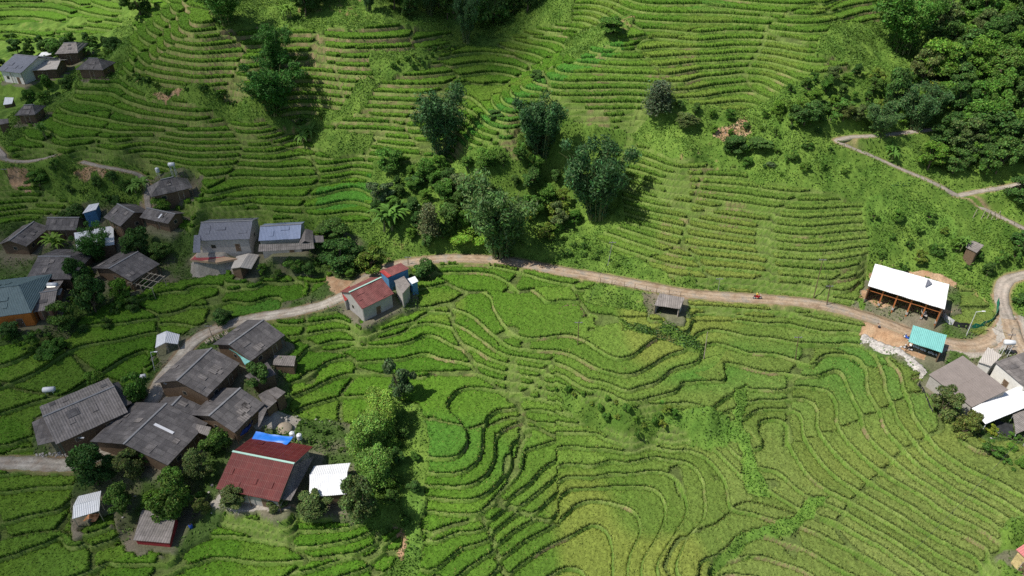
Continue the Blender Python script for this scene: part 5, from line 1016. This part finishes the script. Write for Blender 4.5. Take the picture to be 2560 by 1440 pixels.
# motorbikes
def motorbike(p, rz, label, paint='black', lie=0):
    r_ = empty('motorbike', p, rz, label, 'motorbike')
    for x in (-.62, .62):
        b = MB(); n, m_ = 18, 6; V = [((.29+.055*math.cos(6.283*j/m_))*math.cos(6.283*i/n)+x, .055*math.sin(6.283*j/m_), .3+(.29+.055*math.cos(6.283*j/m_))*math.sin(6.283*i/n)) for i in range(n) for j in range(m_)]
        b.add(V, [(i*m_+j, ((i+1) % n)*m_+j, ((i+1) % n)*m_+(j+1) % m_, i*m_+(j+1) % m_) for i in range(n) for j in range(m_)]); w_ = b.build('wheel', M['rubber'], r_, True)
        MB().tube((x,-.05,.3), (x,.05,.3), .19, .19, 12).build('rim', M['steel'], w_)
    b = MB(); b.add([(-.75,-.08,.62),(-.75,.08,.62),(-.15,-.13,.42),(-.15,.13,.42),(.35,-.14,.30),(.35,.14,.30),(.5,-.1,.85),(.5,.1,.85),(.1,-.1,.55),(.1,.1,.55),(-.2,-.13,.72),(-.2,.13,.72),(-.8,-.07,.78),(-.8,.07,.78)],
      [(0,2,10,12),(1,13,11,3),(2,4,8,10),(3,11,9,5),(4,6,8),(5,9,7),(12,10,11,13),(10,8,9,11),(8,6,7,9),(6,4,5,7),(0,1,3,2),(2,3,5,4),(0,12,13,1)]).build('body', M[paint], r_)
    MB().box((-.42,0,.81), (.72,.22,.09)).build('seat', M['rubber'], r_); MB().tube((.62,0,.3), (.45,0,1.0), .035).build('fork', M['steel'], r_)
    MB().tube((.42,-.33,1.02), (.42,.33,1.02), .02).build('handlebar', M['rubber'], r_); MB().lathe((.55,0,.82), [(.02,0),(.09,.03),(.09,.12),(.02,.15)], 10).build('headlight', M['tarp_white'], r_)
    MB().tube((-.1,.16,.25), (-.75,.17,.38), .04).build('exhaust', M['steel'], r_)
    for s in (-.3, .3): MB().tube((.42,s,1.02), (.47,s,1.2), .012).box((.47,s,1.22), (.02,.12,.08)).build('mirror', M['steel'], r_)
    return r_
mb1 = motorbike(on(1892,749,.1), .05, "motorbike being ridden along the road", 'cloth_red')
motorbike(on(2265,852,.02), 1.9, "upper of two motorbikes parked left of the turquoise shed", 'plastic_blue'); motorbike(on(2267,878,.02), 2.5, "lower of two motorbikes parked left of the turquoise shed", 'black')
motorbike(on(668,1040,.02), .4, "black motorbike in the shade of the yard beside the long grey house", 'black')
# people: one skinned surface grown over a skeleton, a separate head of hair and clothes
def person(p, rz, label, J, shirt, legs='trousers', head_to=(1,0,0)):
    r_ = empty('person', p, rz, label, 'person')
    N = list(J); ix = {n: i for i, n in enumerate(N)}
    E = [('pelvis','waist'),('waist','chest'),('chest','neck'),('neck','head'),('head','crown')]+[(a+s, b+s) for s in 'LR' for a, b in (('sho','elb'),('elb','wri'),('wri','palm'),('hip','kne'),('kne','ank'),('ank','toe'))]+[('chest','sho'+s) for s in 'LR']+[('pelvis','hip'+s) for s in 'LR']
    RAD = dict(pelvis=.135, waist=.12, chest=.15, neck=.055, head=.088, crown=.075, sho=.068, elb=.045, wri=.03, palm=.036, hip=.09, kne=.062, ank=.042, toe=.036)
    def grow(nm, keep, mat, grow_=0., root='pelvis'):
        ns = [n for n in N if n in keep]; k = {n: i for i, n in enumerate(ns)}; me = bpy.data.meshes.new(nm)
        me.from_pydata([J[n] for n in ns], [(k[a], k[b]) for a, b in E if a in k and b in k], []); me.update(); o = bpy.data.objects.new(nm, me); C.objects.link(o); o.parent = r_
        sk = o.modifiers.new('skin', 'SKIN')
        if not me.skin_vertices: me.attributes.new('skin', 'FLOAT', 'POINT') if False else None
        bpy.context.view_layer.objects.active = o
        if not me.skin_vertices:
            bpy.ops.object.select_all(action='DESELECT'); o.select_set(True); bpy.ops.mesh.customdata_skin_add()
        for n in ns:
            b = n[:-1] if n[-1] in 'LR' and n[:-1] in RAD else n; rr = RAD[b]+grow_; me.skin_vertices[0].data[k[n]].radius = (rr, rr*(.8 if b in ('chest','waist','pelvis') else 1))
        me.skin_vertices[0].data[k.get(root, 0)].use_root = True
        sb = o.modifiers.new('sub', 'SUBSURF'); sb.levels = sb.render_levels = 2; me.materials.append(M[mat]); return o
    body = grow('body', N, 'skin')
    grow('shirt', ['pelvis','waist','chest','shoL','shoR','elbL','elbR'], shirt, .014); grow('trousers', ['waist','pelvis','hipL','hipR','kneL','kneR','ankL','ankR'], legs, .012)
    h = Vector(J['head']); c = Vector(J['crown']); MB().lathe((0,0,0), [(.094,-.02),(.1,.03),(.09,.075),(.055,.11),(.01,.125)], 12).build('hair', M['hair'], r_, True).location = h.lerp(c, .45)
    f = Vector(head_to).normalized(); sdv = Vector((0,0,1)).cross(f).normalized(); fc = MB()
    for s in (-1, 1): q = h+f*.083+sdv*.032*s+Vector((0,0,.01)); fc.box(q, (.016,.016,.01))
    fc.box(h+f*.085+Vector((0,0,-.05)), (.014,.045,.012), math.atan2(f.y, f.x)); fc.build('eyes_and_mouth', M['hair'], body); MB().tube(h+f*.08+Vector((0,0,.0)), h+f*.108+Vector((0,0,-.025)), .009, .014, 6).build('nose', M['skin'], body)
    for s, S in ((-1, 'R'), (1, 'L')):
        pw, pp = Vector(J['wri'+S]), Vector(J['palm'+S]); d = (pp-pw).normalized(); sd2 = d.cross(Vector((0,0,1))).normalized() if abs(d.z) < .95 else Vector((0,1,0)); fm = MB()
        for i, L_ in enumerate((.065,.078,.072,.055)):
            a = pp+d*.02+sd2*(i-1.5)*.02; m_ = a+d*L_*.55; fm.tube(a, m_, .009, .0085, 6); fm.tube(m_, m_+d*L_*.35+Vector((0,0,-L_*.3)), .0085, .007, 6)
        fm.tube(pw.lerp(pp, .5)+sd2*.03, pp+sd2*.065+d*.01, .011, .009, 6); fm.build('fingers', M['skin'], body)
    return r_
def LRm(d):                                            # mirror the joints given for one side
    o = dict(d)
    for k, v in list(d.items()):
        if k[-1] == 'L' and k[:-1]+'R' not in o: o[k[:-1]+'R'] = (v[0], -v[1], v[2])
    return o
STOOP = LRm(dict(pelvis=(0,0,.52), waist=(.1,0,.68), chest=(.30,0,.86), neck=(.43,0,.96), head=(.52,0,1.02), crown=(.58,0,1.13), shoL=(.30,.19,.84), elbL=(.42,.22,.60), wriL=(.55,.16,.42), palmL=(.60,.14,.36), hipL=(.0,.1,.50), kneL=(.36,.16,.46), ankL=(.06,.14,.08), toeL=(.24,.16,.05)))
RIDE = LRm(dict(pelvis=(-.30,0,.95), waist=(-.26,0,1.12), chest=(-.17,0,1.33), neck=(-.12,0,1.47), head=(-.09,0,1.56), crown=(-.08,0,1.67), shoL=(-.17,.19,1.33), elbL=(.10,.27,1.14), wriL=(.34,.28,1.06), palmL=(.41,.28,1.04), hipL=(-.30,.1,.93), kneL=(.10,.2,.80), ankL=(-.04,.2,.36), toeL=(.14,.22,.32)))
person(on(2196,828,.02), 2.6, "person in a grey shirt crouching on the sandy yard left of the turquoise shed", STOOP, 'shirt_grey')
person(on(1892,749,.1), .05, "person in a yellow jacket riding the motorbike on the road", RIDE, 'shirt_yellow', 'cloth_red')
# sacks in a row under the turquoise shed
pa, pb = on(2276,866), on(2338,892)
sk = MB(); n, m_ = 10, 6; V = [(.42*math.cos(t_)*abs(math.cos(t_))**-.35*math.cos(f_)**.6 if abs(math.cos(t_)) > .01 else 0, .24*math.sin(t_)*math.cos(f_)**.6, .14+.14*math.sin(f_)) for f_ in np.linspace(-1.5, 1.5, m_) for t_ in np.linspace(0, 6.283, n, endpoint=False)]
sk.add(V, [(i*n+k, i*n+(k+1) % n, (i+1)*n+(k+1) % n, (i+1)*n+k) for i in range(m_-1) for k in range(n)]+[tuple(range(n))[::-1], tuple(range((m_-1)*n, m_*n))])
s0 = sk.build('sack', M['sack'], None, True)
for i in range(11):
    o = s0 if i == 0 else s0.copy()
    if i: C.objects.link(o)
    q = pa.lerp(pb, i/10); o.location = (q.x+rnd.uniform(-.15,.15), q.y+rnd.uniform(-.2,.2), zfine(q.x, q.y)+.03); o.rotation_euler = (0, 0, 1.1+rnd.uniform(-.3,.3)); tag(o, "white sack in the row lying along the front of the turquoise shed", 'sack', 'sacks in front of the turquoise shed')
# rubble retaining wall under the sandy yard
tp = smooth_line([ground(*q)[:] for q in [(2160,834),(2185,848),(2215,862),(2250,882),(2285,905),(2318,930)]], .4); bt = smooth_line([ground(*q)[:] for q in [(2145,858),(2170,872),(2205,888),(2240,905),(2270,922),(2306,940)]], .4)
n = min(len(tp), len(bt)); ti = tp[np.linspace(0, len(tp)-1, n).astype(int)]; bi_ = bt[np.linspace(0, len(bt)-1, n).astype(int)]; ti[:,2] = [zfine(*q[:2]) for q in ti]; bi_[:,2] = np.minimum([zfine(*q[:2]) for q in bi_], ti[:,2]-.8); rw = np.random.default_rng(2); K = 7; V = np.zeros((n, K+2, 3))
for k in range(K):
    t = k/(K-1); V[:,k] = bi_*(1-t)+ti*t; V[:,k,2] += .22+.55*math.sin(math.pi*t)*.6; V[:,k] += rw.normal(size=(n,3))*.07
V[:,0,2] -= .7; V[:,K] = V[:,K-1]-np.array([0,0,.1]); V[:,K+1] = V[:,K-1]-np.array([0,0,1.2]); ii = np.arange(n*(K+2)).reshape(n, K+2)
wl = np_mesh('retaining_wall', V.reshape(-1,3), np.stack([ii[:-1,:-1], ii[1:,:-1], ii[1:,1:], ii[:-1,1:]], -1).reshape(-1,4), M['stone']); tag(wl, "sloping rubble retaining wall below the sandy yard", 'wall')
# fences
def net_fence(pxs, h, mat, label, name='net_fence'):
    L_ = smooth_line([ground(*q)[:] for q in pxs], .5); c = Vector(L_[0]); c.z = zfine(c.x, c.y); r_ = empty(name, c, 0, label, 'fence'); b = MB()
    for i in range(len(L_)-1):
        a, q = Vector(L_[i]), Vector(L_[i+1]); a.z = zfine(a.x, a.y); q.z = zfine(q.x, q.y); a -= c; q -= c; w1, w2 = h*(1+.08*math.sin(i*1.3)), h*(1+.08*math.sin((i+1)*1.3)); s = Vector((.05*math.sin(i*2.1), .05*math.cos(i*1.7), 0))
        b.add([a, q, q+Vector((0,0,w2)), a+Vector((0,0,w1)), a+Vector((0,.02,0)), q+Vector((0,.02,0)), q+Vector((0,.02,w2)), a+Vector((0,.02,w1))], [(0,1,2,3),(5,4,7,6),(3,2,6,7)])
    b.build('netting', M[mat], r_)
    for i in range(0, len(L_), 5): a = Vector(L_[i]); a.z = zfine(a.x, a.y); a -= c; MB().tube(a-Vector((0,0,.3)), a+Vector((0,0,h+.2)), .035).build('post', M['wood_pale'], r_)
    return r_
net_fence([(2491,757),(2490,785),(2478,805),(2455,815),(2420,821)], 1.3, 'net_green', "green net fence curving round the small paddy right of the barn")
net_fence([(2420,821),(2400,820),(2382,815)], 1.2, 'net_black', "black net section continuing the green fence")
net_fence([(2380,816),(2366,814),(2356,806),(2351,794)], 1.3, 'tarp_white', "white plastic sheeting at the end of the net fence", 'plastic_fence')
L_ = smooth_line([ground(*q)[:] for q in [(1500,712),(1560,722),(1640,738),(1700,746)]], 2.2); c = Vector(L_[0]); r_ = empty('wire_fence', c, 0, "thin wire fence along the lower side of the road near the lone shed", 'fence'); wr = MB(); pr_ = None
for q in L_:
    a = Vector(q); a.z = zfine(a.x, a.y); a -= c; MB().tube(a-Vector((0,0,.3)), a+Vector((0,0,1.3)), .05).build('post', M['wood'], r_)
    if pr_:
        for h_ in (.5, .85, 1.2): wr.tube(pr_+Vector((0,0,h_)), a+Vector((0,0,h_)), .012, .012, 4)
    pr_ = a
wr.build('wire', M['steel'], r_)
net_fence([(2300,952),(2310,985),(2332,1030)], 1.0, 'net_black', "grey sheeting fence at the edge of the paddies below the brown-grey roof")
for i, q in enumerate([(2432,545),(2451,551),(2464,553),(2474,557),(2485,560)]):
    P = on(*q, -.2); r_ = empty('fence_post', P, 0, "pale wooden post in the short row below the hill path", 'post', 'posts below the hill path'); MB().tube((0,0,0), (.15,0,2.4), .07, .06).build('shaft', M['wood_pale'], r_); MB().tube((.15,0,2.2), (1.2,.3,.4), .05).build('strut', M['wood_pale'], r_)
# bare pole frame beside the tilted slate house
P = on(372,725); P.z += 0; r_ = empty('pole_frame', P, -.35, "bare frame of pale wooden poles beside the tilted slate house", 'frame')
for i in range(6): MB().tube((-3+i*1.2,-2.2,1.9), (-2.6+i*1.2,2.4,2.7), .06).build('rafter', M['wood_pale'], r_)
for y, z in ((-1.6,1.95),(.3,2.25),(2.0,2.6)): MB().tube((-3.4,y,z), (3.6,y,z+.05), .06).build('purlin', M['wood_pale'], r_)
for x in (-3, 0, 3.2):
    for y, z in ((-1.6,1.95),(2.0,2.6)): MB().tube((x,y,-1), (x,y,z), .07).build('post', M['wood_pale'], r_)
def cloth(pxs, hs, mat, label, name, cat, sag=.25, n=10):
    g_ = ground(sum(p[0] for p in pxs)/4, sum(p[1] for p in pxs)/4+10).z; W = [np.array([*at_z(*p, g_+h), g_+h]) for p, h in zip(pxs, hs)]; V = []; r2 = np.random.default_rng(len(label))
    for j in range(n+1):
        for i in range(n+1):
            s, t = i/n, j/n; p = (W[0]*(1-s)+W[1]*s)*(1-t)+(W[3]*(1-s)+W[2]*s)*t; p[2] += -sag*4*s*(1-s)*(.6+.4*math.sin(t*9))+.06*math.sin(s*14+t*6)+r2.normal()*.02; V.append(p)
    ii = np.arange((n+1)**2).reshape(n+1, n+1); V = np.array(V); c = V.mean(0); m2 = (n+1)**2; V2 = np.vstack([V-c, V-c-np.array([0,0,.03])]); q = np.stack([ii[:-1,:-1], ii[:-1,1:], ii[1:,1:], ii[1:,:-1]], -1).reshape(-1,4)
    o = np_mesh(name, V2, np.vstack([q, q[:,::-1]+m2]), M[mat], smooth=True); o.location = c; return tag(o, label, cat)
cloth([(618,1118),(718,1112),(733,1092),(640,1078)], [2.0,2.2,2.4,2.6], 'tarp', "bright blue tarpaulin stretched behind the maroon roof", 'tarpaulin', 'tarpaulin')
cloth([(600,1090),(622,1076),(634,1048),(612,1062)], [1.5,1.5,1.8,1.8], 'tarp_dark', "dark blue sheet hanging at the eave of the long grey house by the yard", 'tarpaulin', 'tarpaulin')
cloth([(208,1303),(240,1303),(250,1283),(222,1283)], [.5,.5,.9,.9], 'tarp_orange', "orange sheet beneath the small white shelter", 'tarpaulin', 'tarpaulin')
cloth([(2478,1082),(2534,1092),(2532,1060),(2492,1048)], [.35,.35,.6,.6], 'net_black', "black shade cloth spread below the white porch roof", 'shade_cloth', 'cloth')
# painted court in front of the white-walled house, yard things
cp = [on(*q, .10) for q in [(485,682),(552,690),(600,672),(500,655)]]; zc_ = max(p.z for p in cp)+.05; o = MB().slab([(p.x, p.y, zc_) for p in cp], .5).build('courtyard', M['court_tan'], None); tag(o, kind='structure')
cq = [cp[0].lerp(cp[1], .05), cp[0].lerp(cp[1], .45), cp[3].lerp(cp[2], .7), cp[3].lerp(cp[2], .05)]; o = MB().slab([(p.x, p.y, zc_+.03) for p in cq], .02).build('court_paint', M['court_red'], None); tag(o, kind='structure')
P = on(708,1072); pile = MB(); n = 16; pile.lathe((0,0,-.2), [(1.7,0),(1.5,.25),(1.1,.55),(.6,.85),(.15,1.0),(.01,1.02)], n); o = pile.build('sand_pile', M['sand'], None, True); o.location = P; tag(o, "heap of sand in the bare yard behind the blue tarpaulin", 'sand pile')
for q, lb in (((665,845+60),"blue plastic barrel behind the grey back house"),((478,1318),"blue plastic barrel below the tree belt, right of the ribbed shed"),((645,1268),"blue plastic barrel under the front eave of the maroon roof"),((652,682),"blue plastic barrel beside the beige shelter")):
    r_ = empty('barrel', on(*q), 0, lb, 'barrel'); MB().lathe((0,0,0), [(.27,0),(.3,.08),(.3,.42),(.315,.45),(.3,.48),(.3,.82),(.26,.9)], 14).build('drum', M['plastic_blue'], r_, True); MB().lathe((0,0,.9), [(.24,0),(.24,.03),(.02,.035)], 12).build('lid', M['rubber'], r_)
# firewood stack by the lane
P = on(545,848); r_ = None; lg = MB()
for i in range(46): a = rnd.uniform(-2.6,2.6); lg.tube((a,-.5+rnd.uniform(-.1,.1),.1+.16*(i % 5)), (a+rnd.uniform(-.15,.15),.5,.1+.16*(i % 5)), .07, .06, 6)
o = lg.build('firewood_stack', M['wood_pale'], None); o.location = P; o.rotation_euler = (0,0,.75); tag(o, "stack of cut firewood between the lane and the grey back house", 'firewood')
# fish pond with a low kerb
pp_ = [on(*q) for q in [(1392,768),(1425,757),(1450,763),(1462,785),(1440,800),(1405,790)]]; zp = np.mean([p.z for p in pp_])+.25; m_, n_, b_ = node_mat("pond_water", .12, .6); b_.inputs['Base Color'].default_value = (.10,.115,.06,1); M['pond'] = m_
o = MB().slab([(p.x, p.y, zp) for p in pp_], .8).build('pond_water', M['pond'], None); tag(o, kind='structure')
kb = MB()
for a, b in zip(pp_, pp_[1:]+pp_[:1]): kb.box(((a.x+b.x)/2, (a.y+b.y)/2, zp-.1), ((a-b).xy.length+.2, .28, .7), math.atan2(b.y-a.y, b.x-a.x))
o = kb.build('pond_wall', M['wood'], None); tag(o, "low dark kerb round the little pond below the road", 'wall')
# white boulders and stones on open ground
st = MB(); r3 = random.Random(8)
def rock(c, s):
    V = []; 
    for z, rr in ((-.3,.8),(.1,1),(.5,.75),(.75,.3)): V += [(c[0]+s*rr*math.cos(k*1.047)*r3.uniform(.75,1.2), c[1]+s*rr*math.sin(k*1.047)*r3.uniform(.75,1.2), c[2]+s*z*r3.uniform(.8,1.15)) for k in range(6)]
    st.add(V, [(i*6+k, i*6+(k+1) % 6, (i+1)*6+(k+1) % 6, (i+1)*6+k) for i in range(3) for k in range(6)]+[(18,19,20,21,22,23)])
for (x0_, y0_, x1_, y1_, k_) in [(90,1128,200,1140,40),(2210,870,2300,925,26),(1160,788,1400,840,6),(300,1130,620,1300,22),(2350,1080,2500,1180,20),(700,1040,860,1060,26),(1800,320,1860,352,10),(2460,870,2560,930,20)]:
    for _ in range(k_): P = on(r3.uniform(x0_, x1_), r3.uniform(y0_, y1_)); rock(P, r3.uniform(.08,.3))
o = st.build('stones', M['stone'], None); tag(o, "loose pale stones strewn along lanes and banks", 'stones', kind='stuff')
# cabbage rows on the vegetable plots
cb = []; cc_ = []; r4 = np.random.default_rng(12)
for poly, stp in (([(1560,802),(1640,812),(1740,838),(1758,885),(1700,868),(1600,835)],.55),([(690,915),(735,918),(735,950),(700,950)],.5),([(1400,775),(1455,800),(1440,805),(1395,790)],.4),([(1790,322),(1860,303),(1878,330),(1822,358)],.9),([(2225,450),(2275,455),(2270,475),(2225,470)],.6)):
    Gp = gpoly(poly)
    for x in np.arange(Gp[:,0].min(), Gp[:,0].max(), stp):
        for y in np.arange(Gp[:,1].min(), Gp[:,1].max(), stp):
            if inpoly(np.array([x]), np.array([y]), Gp)[0] and r4.random() < .9:
                z = zfine(x, y); n = 14; cb.append(leaves(r4, np.array([x, y, z+.12])+r4.normal(size=(n,3))*np.array([.14,.14,.07]), .14, .8, .9)); cc_.append(ccol(r4, n, (.075,.16,.05), .3))
cbm = np.vstack(cb); o = np_mesh('vegetable_crop', cbm, np.arange(len(cbm)).reshape(-1,4), M_LEAF, np.repeat(np.vstack(cc_), 4, 0)); tag(o, "leafy vegetables planted on the small garden plots", 'vegetables', kind='stuff')
# ---- thin fair-weather cloud drifting over the left of the valley; it dims the sun there
m, n, b = node_mat("thin_cloud", 1, 0); b.inputs['Base Color'].default_value = (.9,.9,.92,1)
tc = n.nodes.new('ShaderNodeTexCoord').outputs['Object']; ln = n.nodes.new('ShaderNodeVectorMath'); ln.operation = 'LENGTH'; mp = n.nodes.new('ShaderNodeMapping'); mp.inputs['Scale'].default_value = (1/72, 1/120, 0); n.links.new(tc, mp.inputs[0]); n.links.new(mp.outputs[0], ln.inputs[0])
nz = noise_n(n, .012, 4, .55, tc); ad = n.nodes.new('ShaderNodeMath'); ad.operation = 'MULTIPLY_ADD'; n.links.new(nz, ad.inputs[0]); ad.inputs[1].default_value = .7; n.links.new(ln.outputs['Value'], ad.inputs[2])
mr = n.nodes.new('ShaderNodeMapRange'); n.links.new(ad.outputs[0], mr.inputs[0]); mr.inputs[1].default_value = .95; mr.inputs[2].default_value = 1.45; mr.inputs[3].default_value = .48; mr.inputs[4].default_value = 0; n.links.new(mr.outputs[0], b.inputs['Alpha'])
kk = 420/math.tan(R(SUN_EL)); cl = MB(); 
for cx_, cy_, s_ in ((0,0,1),(55,-60,.7),(-60,50,.8),(20,90,.75)):
    pass
prof = [(2,-9),(80,-12),(150,-8),(185,0),(150,14),(90,24),(2,28)]; cl.lathe((0,0,0), prof, 40); o = cl.build('cloud', m, None, True); tag(o, "thin pale cloud drifting above the left side of the valley", 'cloud', kind='structure')
o.location = (-112+SUN_DIR[0]*kk, 124+SUN_DIR[1]*kk, 420)
o2 = o.copy(); o2.data = o.data.copy(); m2_ = m.copy(); o2.data.materials[0] = m2_; C.objects.link(o2); o2['label'] = "unseen cloud added to shade the gully at the top edge"  # second cloud is made up, placed out of view to darken the top gully
m2_.name = "added_shade_cloud"; [x for x in m2_.node_tree.nodes if x.type == 'MAP_RANGE'][0].inputs[3].default_value = 1.0
o2.scale = (.36, .62, .5); hz_ = 400; o2.location = (5+SUN_DIR[0]*kk, 256+SUN_DIR[1]*kk, 425)
